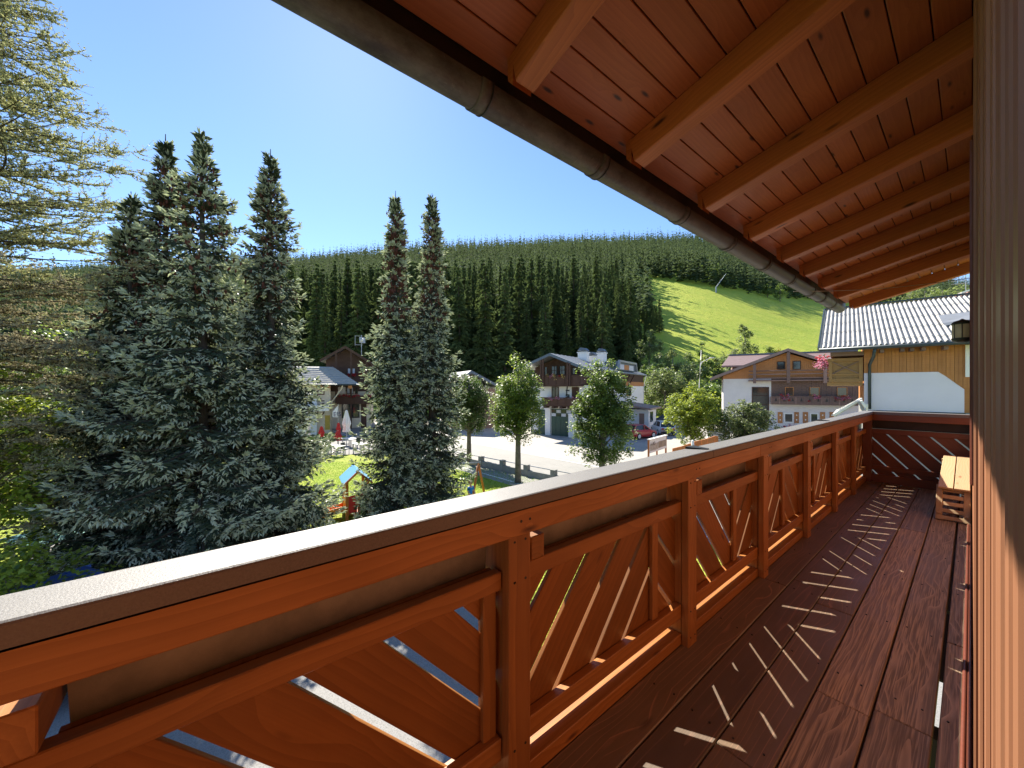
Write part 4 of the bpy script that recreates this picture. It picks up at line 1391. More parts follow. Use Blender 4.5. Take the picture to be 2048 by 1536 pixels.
broad_tree('poplar_tree', T(1490, 84), 0, 9.0, 3.3, 7.0, 6000, .36, [M['leaf_pale'], M['leaf_dark']], 'single pointed tree standing alone in front of the sunny meadow', seed=120, trunk_r=.2, clumps=80, clr=.7, shape=1.6)
broad_tree('yellow_shrub', T(1556, 78), 0, 9.5, 1.7, 1.9, 1500, .26, [M['leaf_gold'], M['leaf_pale']], 'golden autumn shrub peeping over the brown chalet roof', cat='bush', seed=121, trunk_r=.08, clumps=40, clr=.5)
broad_tree('sapling', T(1540, 82), 0, 9.6, 1.4, 2.4, 1000, .28, [M['leaf_lime'], M['leaf_pale']], 'thin green sapling just left of the golden shrub', cat='tree', seed=122, trunk_r=.08, clumps=30, clr=.5)
for i, (px, D, h) in enumerate([(1418, 232, 11), (1440, 238, 13), (1535, 226, 9), (1560, 222, 12), (1395, 246, 9)]):
    L_ = ['round light bush on the upper meadow edge, left of the mast', 'tall pale leaf tree right behind the snow mast', 'small rounded bush right of the mast at the wood edge', 'light leaf tree near the gutter end at the wood edge', 'small bush furthest left on the upper meadow edge'][i]
    broad_tree('edge_tree', T(px, D), 0, h * .5, h * .36, h * .45, 900, .7, [M['leaf_lime'], M['leaf_pale']], L_, cat='tree', group='leaf trees on the upper meadow edge', seed=130 + i, trunk_r=.2, clumps=36, clr=1.3)
for i, (px, D, h) in enumerate([(1850, 60, 11), (1885, 55, 12), (1915, 62, 13), (1822, 66, 9.5)]):
    L_ = ['second', 'third', 'rightmost', 'leftmost'][i]
    broad_tree('edge_tree', GD(px, D, tz(px, D) + 0), 0, (HOR - 585) / FPX * D + 5 - 2.2, 3.2, 3.6, 2200, .34, [M['leaf_pale'], M['leaf_lime']], L_ + ' of the tree tops behind the neighbour roof ridge', cat='tree', group='tree tops behind the neighbour roof', seed=140 + i, trunk_r=.2, clumps=60, clr=.8)
# snow gun mast on the meadow
sg = empty('snow_mast', T(1432, 205), 0, 'thin leaning blue grey mast on the upper meadow edge', 'mast')
mb = MB(); mb.tube([(0, 0, 0), (0, 0, 3.5)], .35, 6); mb.tube([(0, 0, 3), tuple(RGT * 5.5 + Vector((0, 0, 10.5)))], [.25, .12], 6)
M['mast'] = simple('blue grey mast', (.25, .30, .38), .5)
mb.build('mast_pole', M['mast'], sg)
# ================================================================ HOUSES
class Fr:
    """house frame: local x along the facade (to the right), y away from the viewer, z up from the ground"""
    def __init__(s, px, D, vpx, z=GZ):
        s.O = GD(px, D, z)
        u = (FWD + RGT * ((vpx - 1024) / FPX)).normalized()
        if u.dot(RGT) < 0: u = -u
        s.u = u; s.w = Vector((-u.y, u.x, 0)); s.z = z
        s.rz = math.atan2(u.y, u.x)
    def uv(s, px, py, w=0.0):
        d = FWD + RGT * ((px - 1024) / FPX) + Vector((0, 0, (HOR - py) / FPX))
        C0 = Vector((0, 0, EYE))
        t = (s.O + s.w * w - C0).dot(s.w) / d.dot(s.w)
        p = C0 + d * t - s.O
        return p.dot(s.u), p.z
    def U(s, px, w=0.0): return s.uv(px, HOR, w)[0]
    def Zp(s, px, py, w=0.0): return s.uv(px, py, w)[1]
    def wz(s, px, py, u):
        """(w, z) on the plane local x = u"""
        d = FWD + RGT * ((px - 1024) / FPX) + Vector((0, 0, (HOR - py) / FPX))
        C0 = Vector((0, 0, EYE))
        t = (s.O + s.u * u - C0).dot(s.u) / d.dot(s.u)
        p = C0 + d * t - s.O
        return p.dot(s.w), p.z

M['glassd'] = glass('house window glass', (.02, .028, .03), .08)
M['glassd'].node_tree.nodes['Principled BSDF'].inputs['Specular IOR Level'].default_value = .5
M['brownwood'] = wood('dark brown chalet timber', (.085, .042, .026), (.06, .028, .017), rough=.7, ringscale=4, bump=.3, knots=.2, var=.15)
M['brownboards'] = wood('weathered brown boards', (.27, .17, .135), (.19, .115, .09), rough=.75, ringscale=4, bump=.3, knots=.2, var=.3)
M['larchboards'] = wood('orange larch boards', (.50, .22, .075), (.40, .16, .05), rough=.6, ringscale=4, bump=.3, knots=.3, var=.18)
M['ochre'] = wood('ochre larch boards', (.50, .215, .06), (.38, .15, .04), rough=.55, ringscale=6, bump=.3, knots=.5, var=.12)
M['ochred'] = wood('ochre balcony boards', (.36, .20, .07), (.28, .15, .05), rough=.6, ringscale=6, bump=.3, knots=.3, var=.1)
M['plasterC'] = simple('warm white plaster', (.72, .68, .64), .85, noise=.05, scale=1.5, bump=.3, bscale=60)
M['plasterD'] = simple('lilac white plaster', (.74, .70, .76), .85, noise=.03, scale=2, bump=.5, bscale=120)
M['cream_wall'] = simple('cream plaster', (.72, .62, .46), .85, noise=.05)
M['tin'] = simple('grey metal roof', (.30, .31, .32), .45, noise=.1, metal=.2)
M['tindark'] = simple('slate blue fascia', (.10, .13, .17), .5)
M['redtin'] = simple('brown red metal roof', (.25, .165, .14), .5, noise=.12, scale=2)
M['garage'] = simple('green garage door', (.018, .062, .042), .45)
M['roofpale'] = simple('pale corrugated sheet', (.40, .385, .35), .75, noise=.12, scale=3, col2=(.31, .295, .27))
M['darkmetal'] = simple('dark green gutter metal', (.045, .06, .062), .4, metal=.3)
M['whitemetal'] = simple('white painted metal', (.8, .78, .72), .4, noise=.03)
M['red'] = simple('red cloth', (.55, .03, .025), .8)
M['redfl'] = leafmat('red geraniums', (.42, .02, .03), (.6, .05, .06), .25, .6, 2)
M['pinkfl'] = leafmat('pink petunias', (.6, .15, .28), (.75, .45, .55), .3, .6, 2)
M['yellowfl'] = leafmat('yellow flowers', (.7, .5, .12), (.75, .62, .25), .3, .6, 2)
M['greenfl'] = leafmat('flower foliage', (.04, .09, .02), (.07, .13, .03), .3, .5, 2)
M['curtain'] = simple('white curtain', (.6, .62, .66), .9)

def window(par, u0, u1, z0, z1, w, fm_, fw=.07, mull=1, transom=0, depth=.05, pane=None):
    """frame bars proud of the wall, pane 2 cm behind them"""
    mb = MB(); y0, y1 = w - depth, w - .004
    mb.box(u0, u0 + fw, y0, y1, z0, z1); mb.box(u1 - fw, u1, y0, y1, z0, z1)
    mb.box(u0 + fw, u1 - fw, y0 + .002, y1, z0, z0 + fw); mb.box(u0 + fw, u1 - fw, y0 + .002, y1, z1 - fw, z1)
    for i in range(mull):
        c_ = u0 + (u1 - u0) * (i + 1) / (mull + 1)
        mb.box(c_ - fw * .4, c_ + fw * .4, y0 + .006, y1, z0 + fw, z1 - fw)
    for i in range(transom):
        c_ = z0 + (z1 - z0) * (i + 1) / (transom + 1)
        mb.box(u0 + fw, u1 - fw, y0 + .008, y1, c_ - fw * .4, c_ + fw * .4)
    f = mb.build('window', fm_, par)
    MB().box(u0 + fw * .8, u1 - fw * .8, w - .018, w - .008, z0 + fw * .8, z1 - fw * .8).build('pane', pane or M['glassd'], f)
    return f
def flowers(par, u0, u1, w, z, mat, n=160, h=.28, d=.16, name='flowers', green=True, seed=3):
    rng = np.random.default_rng(seed + int(abs(u0) * 100))
    k = max(3, int((u1 - u0) / .22))
    C_ = np.stack([rng.uniform(u0, u1, k), rng.normal(w, d * .4, k), rng.normal(z, h * .35, k)], 1)
    me = leaf_crown(rng, C_, n, .09, 1, [mat, M['greenfl']] if green else [mat], name, clump_r=.16)
    o = link(name, me, par); o['kind'] = 'stuff'; return o
def gable(par, u0, u1, ua, w0, w1, ze0, ze1, za, th, mroof, mfascia, over=0.0, name='roof'):
    """two roof slabs; ridge runs along y from w0 to w1"""
    mb = MB()
    for (a, za_), (b, zb_) in (((u0, ze0), (ua, za)), ((ua, za), (u1, ze1))):
        mb.mat = 0
        mb.hexa([(a, w0, za_ - th), (b, w0, zb_ - th), (b, w1, zb_ - th), (a, w1, za_ - th), (a, w0, za_), (b, w0, zb_), (b, w1, zb_), (a, w1, za_)])
        # fascia on the verge
        mb.mat = 1
        mb.hexa([(a, w0 - .05, za_ - th - .12), (b, w0 - .05, zb_ - th - .12), (b, w0 - .003, zb_ - th - .12), (a, w0 - .003, za_ - th - .12),
                 (a, w0 - .05, za_ + .01), (b, w0 - .05, zb_ + .01), (b, w0 - .003, zb_ + .01), (a, w0 - .003, za_ + .01)])
    return mb.build(name, [mroof, mfascia], par)
def seams(par, u0, u1, w0, w1, z0, z1, n, mat, r=.025, name='seam'):
    """raised standing seams of a metal roof, in one part"""
    mb = MB()
    for i in range(n):
        w_ = w0 + (w1 - w0) * (i + .5) / n
        mb.beam((u0, w_, z0 + .02), (u1, w_, z1 + .02), .04, .05)
    o = mb.build(name, mat, par); o['kind'] = 'stuff'; return o

# ---------------------------------------------------------------- house B: white and brown house with the green garage door
fb = Fr(1175, 37.0, -66)
U, Z = fb.U, fb.Zp
B_ = empty('garage_house', fb.O, fb.rz, 'white house with brown timber gable, two flower balconies and green garage door', 'house')
uL = U(1062); uR = 0.0
zA = Z(1108.2, 707.6); zEl = Z(1046.7, 736, 0); uEl = U(1046.7); uA = U(1108.2); uEr = U(1179); zEr = Z(1179, 737)
w_back = fb.wz(1287, 790, uR)[0]
zt = Z(1100, 771)
zw = zt + 0.0
mb = MB(); mb.box(uL, uR, 0, w_back, -.3, zw); mb.build('wall', M['plaster'], B_)
mb = MB()
zl = zEl + (uL - uEl) * (zA - zEl) / (uA - uEl) - .3; zr_ = zA - (uR - uA) * (zA - zEl) / (uA - uEl) * 1.0 - .35
zr_ = max(zr_, zw + .3)
mb.prism([(uL, .9, zw), (uR, .9, zw), (uR, .9, zr_), (uA, .9, zA - .35), (uL, .9, zl)], (0, w_back - .9, 0))
mb.build('timber_gable', M['brownwood'], B_)
ov = .95
gable(B_, uEl, uEr + .1, uA, -ov, w_back + .5, zEl, zEr, zA, .16, M['tin'], M['tindark'])
# balconies
def box_balcony(par, u0, u1, w0, w1, z0, z1, mat, planks=0, n_panel=4, name='balcony'):
    mb = MB()
    mb.box(u0, u1, w0, w1, z0 - .14, z0)                                   # slab
    mb.box(u0, u1, w0, w0 + .05, z0 + .06, z1 - .10)
    mb.box(u0 - .03, u1 + .03, w0 - .05, w0 + .09, z1 - .08, z1)
    mb.box(u0, u1, w0 - .02, w0 - .002, z0 + .0, z0 + .12)
    mb.box(u0, u0 + .05, w0 + .051, w1, z0 + .06, z1 - .08); mb.box(u1 - .05, u1, w0 + .051, w1, z0 + .06, z1 - .08)
    b = mb.build(name, mat, par)
    for i in range(n_panel + 1):
        u = u0 + (u1 - u0) * i / n_panel
        MB().box(u - .05, u + .05, w0 - .035, w0 - .004, z0 - .1, z1 - .09).build('baluster', mat, b)
    return b
z0, z1 = Z(1110, 770.2, -.9), Z(1110, 750.8, -.9)
b1 = box_balcony(B_, U(1066, -.9), U(1161, -.9), -.9, .9, z0, z1, M['brownwood'], n_panel=6)
for px in (1084.3, 1137.7):
    for dx in (-2.2, 2.2):
        u = U(px + dx, -.95); zt_ = zA - abs(u - uA) * (zA - zEl) / (uA - uEl) - .3
        MB().box(u - .09, u + .09, -1.04, -.955, z0 - .15, zt_).build('post', M['brownwood'], B_)
window(B_, U(1102.7, .9), U(1116, .9), Z(1110, 750, .9), Z(1110, 731.5, .9), .9, M['brownwood'], mull=1, transom=1)
window(B_, U(1117.5, .9), U(1130.5, .9), Z(1110, 750, .9), Z(1110, 731.5, .9), .9, M['brownwood'], mull=1, transom=1)
window(B_, U(1144.5, .9), U(1151, .9), Z(1148, 749, .9), Z(1148, 735, .9), .9, M['brownwood'], mull=0)
window(B_, U(1089, .9), U(1095, .9), Z(1092, 751, .9), Z(1092, 733, .9), .9, M['brownwood'], mull=0)
for px, mm in ((1094, 'pinkfl'), (1094, 'yellowfl'), (1110, 'yellowfl'), (1103, 'pinkfl'), (1119, 'redfl'), (1126, 'yellowfl')):
    flowers(B_, U(px - 2.6, -1), U(px + 2.6, -1), -1.02, z1 - .02, M[mm], 70, seed=px)
window(B_, U(1103.5), U(1118), Z(1110, 795), Z(1110, 773.5), 0, M['brownwood'], mull=1)
MB().box(U(1143.8), U(1158), -.03, -.004, Z(1150, 800), Z(1150, 774)).build('balcony_door', M['brownwood'], B_)
z0b, z1b = Z(1110, 810, -.9), Z(1110, 794.7, -.9)
b2 = box_balcony(B_, U(1085.4, -.9), U(1163, -.9), -.9, 0, z0b, z1b, M['brownwood'], n_panel=5)
for i in range(5):
    u = U(1090 + 16 * i, -.9)
    MB().box(u - .14, u + .14, -1.0, .0, z0b - .34, z0b - .145).build('corbel', M['brownwood'], B_)
flowers(B_, U(1099, -1), U(1120, -1), -1.02, z1b, M['pinkfl'], 220, seed=4)
flowers(B_, U(1143, -1), U(1157, -1), -1.02, z1b, M['pinkfl'], 160, seed=5)
# iron ornament on the wall between window and door
mb = MB(); zc = Z(1135, 783)
mb.beam((U(1132), -.05, zc - .35), (U(1139), -.05, zc - .35), .06, .12); mb.beam((U(1132), -.05, zc + .1), (U(1139), -.05, zc + .1), .06, .12); mb.beam((U(1133), -.05, zc - .5), (U(1135), -.05, zc + .6), .08, .08)
mb.beam((U(1128), -.05, zc - .8), (U(1139), -.05, zc - .5), .06, .2)
mb.build('iron_ornament', M['black'], B_)
# garage door
gd0, gd1, gz0, gz1 = U(1103), U(1143), .0, Z(1120, 817.7)
mb = MB(); mb.box(gd0, gd1, -.04, -.004, gz0, gz1)
gdo = mb.build('garage_door', M['garage'], B_)
for i in range(4):
    a = gd0 + (gd1 - gd0) * i / 4 + .04; b_ = gd0 + (gd1 - gd0) * (i + 1) / 4 - .04
    MB().box(a, b_, -.062, -.042, gz0 + .08, gz1 * .70).build('door_leaf', M['garage'], gdo)
    for j in range(2):
        zz0 = gz1 * (.72 + .13 * j)
        MB().box(a, b_, -.060, -.042, zz0, zz0 + gz1 * .11).build('pane', M['curtain'] if i % 2 == j else M['glassd'], gdo)
MB().box(U(1077), U(1090.5), -.04, -.004, 0, gz1 * .95).build('garage_door', M['garage'], B_)
MB().box(U(1091.5), U(1101.5), -.16, -.004, 0, gz1 + .25).build('pilaster', M['plaster'], B_)
MB().box(U(1137.5, -.5), U(1149, -.5), -.6, -.045, 0, Z(1140, 829, -.5)).box(U(1137, -.5), U(1149.5, -.5), -.65, -.045, Z(1140, 829, -.5) + .002, Z(1140, 829, -.5) + .08).build('meter_box', M['plaster'], B_)
MB().box(uL - .02, U(1077), -.02, -.004, 0, .45).box(U(1149.8), .02, -.02, -.004, 0, .45).build('plinth', M['concrete'], B_)
# right side: window, timber band, brackets, downpipe
mb = MB(); mb.box(uR + .004, uR + .03, .9, w_back, zw - .02, zw + .55); mb.build('timber_band', M['larchboards'], B_)
w0_, _z = fb.wz(1253, 790, uR); w1_, _z = fb.wz(1262, 790, uR)
zs0 = fb.wz(1258, 792, uR)[1]; zs1 = fb.wz(1258, 772, uR)[1]
mb = MB(); mb.box(uR + .003, uR + .05, w0_, w1_, zs0, zs1); f = mb.build('window', M['larchboards'], B_)
MB().box(uR + .051, uR + .056, w0_ + .12, w1_ - .12, zs0 + .12, zs1 - .12).build('pane', M['glassd'], f)
ze = zEr
mb = MB()
for px in (1247, 1256):
    w_ = fb.wz(px, 765, uR)[0]
    mb.beam((uR, w_, zw - .1), (uR + .8, w_, ze - .35), .1, .14)
mb.box(uR + .6, uR + .72, fb.wz(1243, 765, uR)[0], fb.wz(1268, 765, uR)[0], ze - .42, ze - .30)
o = mb.build('eave_bracket', M['brownwood'], B_); o['kind'] = 'stuff'
mb = MB(); mb.tube([(uEr + .1, -ov, zEr - .10), (uEr + .1, w_back + .5, zEr - .10)], .08, 8); mb.build('gutter', M['tin'], B_)
mb = MB(); mb.tube([(uEr + .05, w_back + .3, zEr - .2), (uR + .06, w_back - .1, zw - .2), (uR + .06, w_back - .1, .3)], .05, 8); mb.build('downpipe', M['whitemetal'], B_)
# chimneys, on the right slope near the ridge
def roofz(u): return zA - abs(u - uA) * (zA - zEl) / (uA - uEl)
for px, py, wd_ in ((1167, 701, .55), (1183, 709, .62), (1203.5, 702, .5)):
    w_ = {1167: 6.0, 1183: 7.6, 1203.5: 9.6}[px]
    u = fb.uv(px, 715, w_)[0]; zt_ = fb.uv(px, py + 5, w_)[1]
    ch = MB().box(u - wd_, u + wd_, w_ - .4, w_ + .4, roofz(u) - 1.0, zt_).box(u - wd_ - .08, u + wd_ + .08, w_ - .5, w_ + .5, zt_ + .001, zt_ + .10).build('chimney', M['plaster'], B_)
    MB().prism([(u - wd_, w_ - .5, zt_ + .25), (u + wd_, w_ - .5, zt_ + .25), (u + wd_ * .5, w_ - .5, zt_ + .55), (u - wd_ * .4, w_ - .5, zt_ + .62)], (0, 1.0, 0)).build('chimney_cap', M['tindark'], ch)
# dormer
uD = uR + .1
wd0 = fb.wz(1236, 735, uD)[0]; wd1 = fb.wz(1271, 735, uD)[0]
zd1 = fb.wz(1240, 722.5, uD)[1]; zd0 = roofz(uD) - .05
mb = MB()
mb.prism([(uD, wd0, zd0), (uD, wd1, zd0), (uD, wd1 - .35, zd1), (uD, wd0 + .2, zd1)], (-(uD - uA) * .95, 0, 0))
dm = mb.build('dormer', M['tindark'], B_)
mb = MB()
mb.beam((uD + .1, wd0 - .1, zd0), (uD + .1, wd0 + .15, zd1), .3, .24); mb.beam((uD + .1, wd0 + .1, zd1), (uD + .1, wd1 - .3, zd1), .3, .24); mb.beam((uD + .1, wd1 + .1, zd0), (uD + .1, wd1 - .3, zd1), .3, .24)
mb.build('dormer_frame', M['tin'], dm)
for i in range(3):
    a = wd0 + .35 + (wd1 - wd0 - 1.3) * i / 3; b_ = wd0 + .35 + (wd1 - wd0 - 1.3) * (i + 1) / 3 - .1
    MB().box(uD + .004, uD + .04, a, b_, zd0 + .1, zd1 - .35).build('dormer_window', M['larchboards'] if i % 2 else M['curtain'], dm)
seams(B_, uA, uEr + .08, -ov + .2, w_back + .3, zA, zEr, 22, M['tin'])
# annex with brown door
af = Fr(1276, 43.5, -66)
an0 = af.U(1276); an1 = af.U(1297); hA = af.Zp(1285, 819)
wan = max(1.5, min(8, af.wz(1312, 840, an1)[0]))
mb = MB(); mb.box(an0 - 2, an1, 0, wan, -.2, hA); mb.build('annex_wall', M['plaster'], B_, (Matrix.Translation(fb.O) @ Matrix.Rotation(fb.rz, 4, 'Z')).inverted() @ Matrix.Translation(af.O) @ Matrix.Rotation(af.rz, 4, 'Z'))
MX = (Matrix.Translation(fb.O) @ Matrix.Rotation(fb.rz, 4, 'Z')).inverted() @ Matrix.Translation(af.O) @ Matrix.Rotation(af.rz, 4, 'Z')
mb = MB()
mb.hexa([(an0 - 2, -1.3, hA + .55), (an1 + .55, -1.3, hA + .02), (an1 + .55, wan + .4, hA + .02), (an0 - 2, wan + .4, hA + .55),
         (an0 - 2, -1.3, hA + .75), (an1 + .55, -1.3, hA + .22), (an1 + .55, wan + .4, hA + .22), (an0 - 2, wan + .4, hA + .75)])
mb.build('annex_roof', M['redtin'], B_, MX)
MB().box(af.U(1278.5), af.U(1288.5), -.05, -.004, .0, af.Zp(1284, 827)).build('front_door', M['brownboards'], B_, MX)
wn0 = af.wz(1300, 840, an1)[0]; wn1 = af.wz(1305.5, 840, an1)[0]
MB().box(an1 + .004, an1 + .04, wn0, wn1, 1.0, 2.2).build('annex_window', M['glassd'], B_, MX)

# small white house with blue grey roof, behind the street trees
fe = Fr(975, 46, 2600)
E_ = empty('low_house', fe.O, fe.rz, 'low brown boarded house with slate blue roof half hidden behind the street trees', 'house')
ze = fe.Zp(990, 775); 
MB().box(-4, 1.4, 0, 7, -.2, ze - .1).build('wall', M['brownboards'], E_)
gable(E_, -6, fe.U(1003), fe.U(940), -.5, 7.5, ze - .8, ze, fe.Zp(940, 741), .2, M['tin'], M['tindark'])
MB().box(-3.2, -1.0, -.04, -.004, 0, 2.1).build('door', M['brownwood'], E_)

# ---------------------------------------------------------------- house C: brown chalet on white base
fc = Fr(1577, 39.0, -330)
U, Z = fc.U, fc.Zp
C_ = empty('brown_chalet', fc.O, fc.rz, 'wide chalet with orange boarded gable, log railings and white ground floor', 'house')
uA = U(1575.8, -1.0); zA = Z(1575.8, 696.7, -1.0); uEl = U(1420, -1.0); zEl = Z(1420, 755.6, -1.0)
uEr = uA + (uA - uEl); uL = U(1446.6); uM = U(1542.4); uR = uEr - (uL - uEl)
zb = Z(1500, 757.5)                   # top of the white wall
MB().box(uL, uR, 0, 10, -.3, Z(1600, 808)).build('ground_floor_wall', M['plasterC'], C_)
MB().box(uL, uM, 0, 10, Z(1600, 808) + .001, zb).build('wall', M['plasterC'], C_)
MB().box(uM + .01, uR, .02, 10, Z(1600, 808) + .002, zb).build('wall_core', M['brownboards'], C_)
k_ = (zA - zEl) / (uA - uEl)
mb = MB(); mb.prism([(uL, .05, zb + .002), (uR, .05, zb + .002), (uR, .05, zEl + (uEr - uR) * k_ - .3), (uA, .05, zA - .35), (uL, .05, zEl + (uL - uEl) * k_ - .3)], (0, 9.8, 0)); mb.build('gable_core', M['larchboards'], C_)
def planks(par, u0, u1, w, zlo, ztop, pw, mat, th=.025, name='cladding_boards'):
    mb = MB(); u = u0; i = 0
    while u < u1 - .02:
        b_ = min(u + pw - .012, u1)
        t = th + (.012 if i % 2 else 0)
        za_, zb_ = ztop(u), ztop(b_)
        mb.hexa([(u, w - t, zlo), (b_, w - t, zlo), (b_, w, zlo), (u, w, zlo), (u, w - t, za_), (b_, w - t, zb_), (b_, w, zb_), (u, w, za_)])
        u += pw; i += 1
    o = mb.build(name, mat, par); o['kind'] = 'stuff'; return o
gt = lambda u: (zEl + (u - uEl) * k_ if u < uA else zA - (u - uA) * k_) - .38
planks(C_, uL, uR, .045, zb + .0, gt, .17, M['larchboards'])
planks(C_, uM + .02, uR, .015, Z(1600, 808) + .05, lambda u: zb - .02, .20, M['brownboards'])
gable(C_, uEl, uEr, uA, -1.0, 10.4, zEl, zEl, zA, .18, M['redtin'], M['redtin'])
# log railing on posts
zr = [Z(1600, y, -.8) for y in (740.8, 747.8, 755.6)]
u0, u1 = U(1498, -.8), U(1668, -.8)
rl = MB().box(u0, u1, -.8, .0, zr[2] - .32, zr[2] - .20).build('balcony', M['brownboards'], C_)
for z_ in zr:
    MB().tube([(u0, -.80, z_), (u1, -.80, z_ + .01)], .055, 8).build('log_rail', M['brownboards'], rl, None, True)
for px in (1509, 1576.6, 1650):
    u = U(px, -.85); MB().box(u - .14, u + .14, -.98, -.86, zr[2] - .55, min(gt(u), zr[0] + (2.2 if 1570 < px < 1580 else .9))).build('post', M['brownboards'], rl)
window(C_, U(1553.8), U(1570.5), Z(1560, 739), Z(1560, 723), .01, M['brownwood'], mull=0)
window(C_, U(1585.4), U(1602), Z(1590, 739), Z(1590, 722), .01, M['brownwood'], mull=0)
window(C_, U(1503.7), U(1538), Z(1520, 843), Z(1520, 774), 0, M['brownwood'], mull=0, transom=3, fw=.09)
for a, b_ in ((1569.6, 1587.2), (1618.8, 1639), (1673.3, 1694.4)):
    window(C_, U(a), U(b_), Z(a, 792), Z(a, 774), -.03, M['larchboards'], mull=0)
# flower balcony with cut-outs
z0, z1 = Z(1600, 807, -.9), Z(1600, 792.5, -.9)
bl = box_balcony(C_, U(1543, -.9), U(1716, -.9), -.9, 0, z0, z1, M['brownboards'], n_panel=10)
for i in range(10):
    u = U(1552 + 17 * i, -.95); zc = (z0 + z1) / 2
    MB().prism([(u - .10, -.925, zc - .16), (u + .10, -.925, zc - .16), (u, -.925, zc + .20)], (0, .02, 0)).build('tree_cutout', M['black'], bl)
for a, b_ in ((1562, 1584), (1615, 1640), (1670, 1706)):
    flowers(C_, U(a, -1), U(b_, -1), -1.06, z1 - .15, M['pinkfl'], 260, seed=a, h=.5)
    flowers(C_, U(a, -1), U(b_, -1), -1.06, z1 - .05, M['redfl'], 160, seed=a + 1, h=.5)
for a, b_ in ((1567.8, 1587), (1619.7, 1637)):
    window(C_, U(a), U(b_), Z(a, 845), Z(a, 826), 0, M['whitemetal'], mull=0, fw=.1)
for a, b_ in ((1555.5, 1565), (1588.5, 1597.7), (1605.6, 1616), (1640, 1650), (1659, 1668)):
    s_ = MB().box(U(a), U(b_), -.06, -.004, Z(a, 846), Z(a, 824)).build('shutter', M['larchboards'], C_)
    for j in (.3, .72):
        zc = Z(a, 846) + (Z(a, 824) - Z(a, 846)) * j; uc = (U(a) + U(b_)) / 2
        MB().prism([(uc - .07, -.061, zc), (uc, -.061, zc + .09), (uc + .07, -.061, zc), (uc, -.061, zc - .09)], (0, -.008, 0)).build('shutter_cutout', M['whitemetal'], s_)
flowers(C_, U(1564), U(1590), -.25, Z(1570, 852), M['redfl'], 200, seed=8)
# cross wing roof behind the gable
mb = MB()
za_, zb_ = Z(1500, 730, 3), Z(1500, 710, 8)
mb.hexa([(U(1443, 3), 3, za_ - .2), (uR + 2, 3, za_ - .2), (uR + 2, 8, zb_ - .2), (U(1458, 8), 8, zb_ - .2), (U(1443, 3), 3, za_), (uR + 2, 3, za_), (uR + 2, 8, zb_), (U(1458, 8), 8, zb_)])
mb.build('wing_roof', M['redtin'], C_)
mb = MB(); mb.box(U(1458, 8), uR + 2, 7.9, 8.1, zb_ + .005, zb_ + .16); mb.build('ridge_cap', M['tindark'], C_)
MB().box(U(1465, 4), uR + 1, 4, 9, 4, za_ - .1).build('wing_wall', M['brownboards'], C_)
# stairs and garden lamp in front
st = empty('stone_stairs', GD(1438, 33), fc.rz, 'pale stone garden stairs beside the bushy tree', 'stairs')
for i in range(7):
    MB().box(-.9, .9, i * .32, i * .32 + .34, 0, .17 * (i + 1)).build('step', M['concrete'], st)
gl = empty('garden_lamp', GD(1417.5, 30), 0, 'short brown garden lamp post with white globe beside the stairs', 'lamp')
MB().box(-.09, .09, -.09, .09, 0, .75).build('lamp_post', M['brownwood'], gl)
MB().lathe([(.05, .75), (.15, .82), (.18, .93), (.15, 1.04), (.05, 1.1)], 12).build('globe', M['whitemetal'], gl, None, True)

# ---------------------------------------------------------------- house D: neighbour with corrugated roof
fd = Fr(1728, 14.0, 208)
U, Z = fd.U, fd.Zp
D_ = empty('neighbour_house', fd.O, fd.rz, 'neighbour house with pale corrugated roof, ochre boards and white plaster, right of centre', 'house')
ze = Z(1800, 691, -.6); uE0 = U(1638, -.6); uE1 = U(1942, -.6) + 3.5
wr = 5.3; rz_ = Z(1880, 598, wr - .6)
zp = Z(1800, 745); zbt = Z(1800, 822)
uR = uE1 - .6
MB().box(0, uR, .03, 8.5, 0, zbt).build('lower_wall', M['concrete'], D_)
MB().box(0, uR, .03, 8.5, zbt + .001, ze + .2).build('core_wall', M['ochre'], D_)
mb = MB()
P = [(0.0, zbt), (U(1928.7), zbt), (U(1928.7), Z(1928.7, 778.7)), (U(1878.5), zp), (0.0, zp)]
mb.prism([(u, 0.0, z_) for u, z_ in P], (0, .028, 0)); mb.build('plaster_panel', M['plasterD'], D_)
u = 0.0
pw = .185
i = 0
while u < uR:
    b_ = u + pw - .008
    def zl_(q):
        a1, a2 = U(1878.5), U(1928.7)
        if q <= a1: return zp
        if q >= a2: return zbt
        return zp + (Z(1928.7, 778.7) - zp) * (q - a1) / (a2 - a1)
    zz0, zz1 = zl_(u), zl_(b_)
    if u < U(1928.7) < b_: zz1 = zz0
    me_ = MB(); me_.hexa([(u, -.012, zz0 + .004), (b_, -.012, zz1 + .004), (b_, .028, zz1 + .004), (u, .028, zz0 + .004), (u, -.012, ze + .2), (b_, -.012, ze + .2), (b_, .028, ze + .2), (u, .028, ze + .2)])
    k = len(me_.v)
    # shadow groove lath between boards
    me_.box(u + pw * .48, u + pw * .5, -.020, -.013, max(zz0, zz1) + .01, ze + .19)
    c0 = Vector((u + pw / 2, 0, ze))
    me_.v = [(x - c0.x, y - c0.y, z_ - c0.z) for x, y, z_ in me_.v]
    o = me_.build('cladding_board', M['ochre'], D_, Matrix.Translation(c0))
    u += pw; i += 1
MB().box(-.02, U(1928.7) + .02, -.05, -.002, zbt - .22, zbt - .002).build('base_flashing', M['darkmetal'], D_)
MB().box(-.02, uR, -.35, .02, zbt - .5, zbt - .225).build('lean_roof', M['darkmetal'], D_)
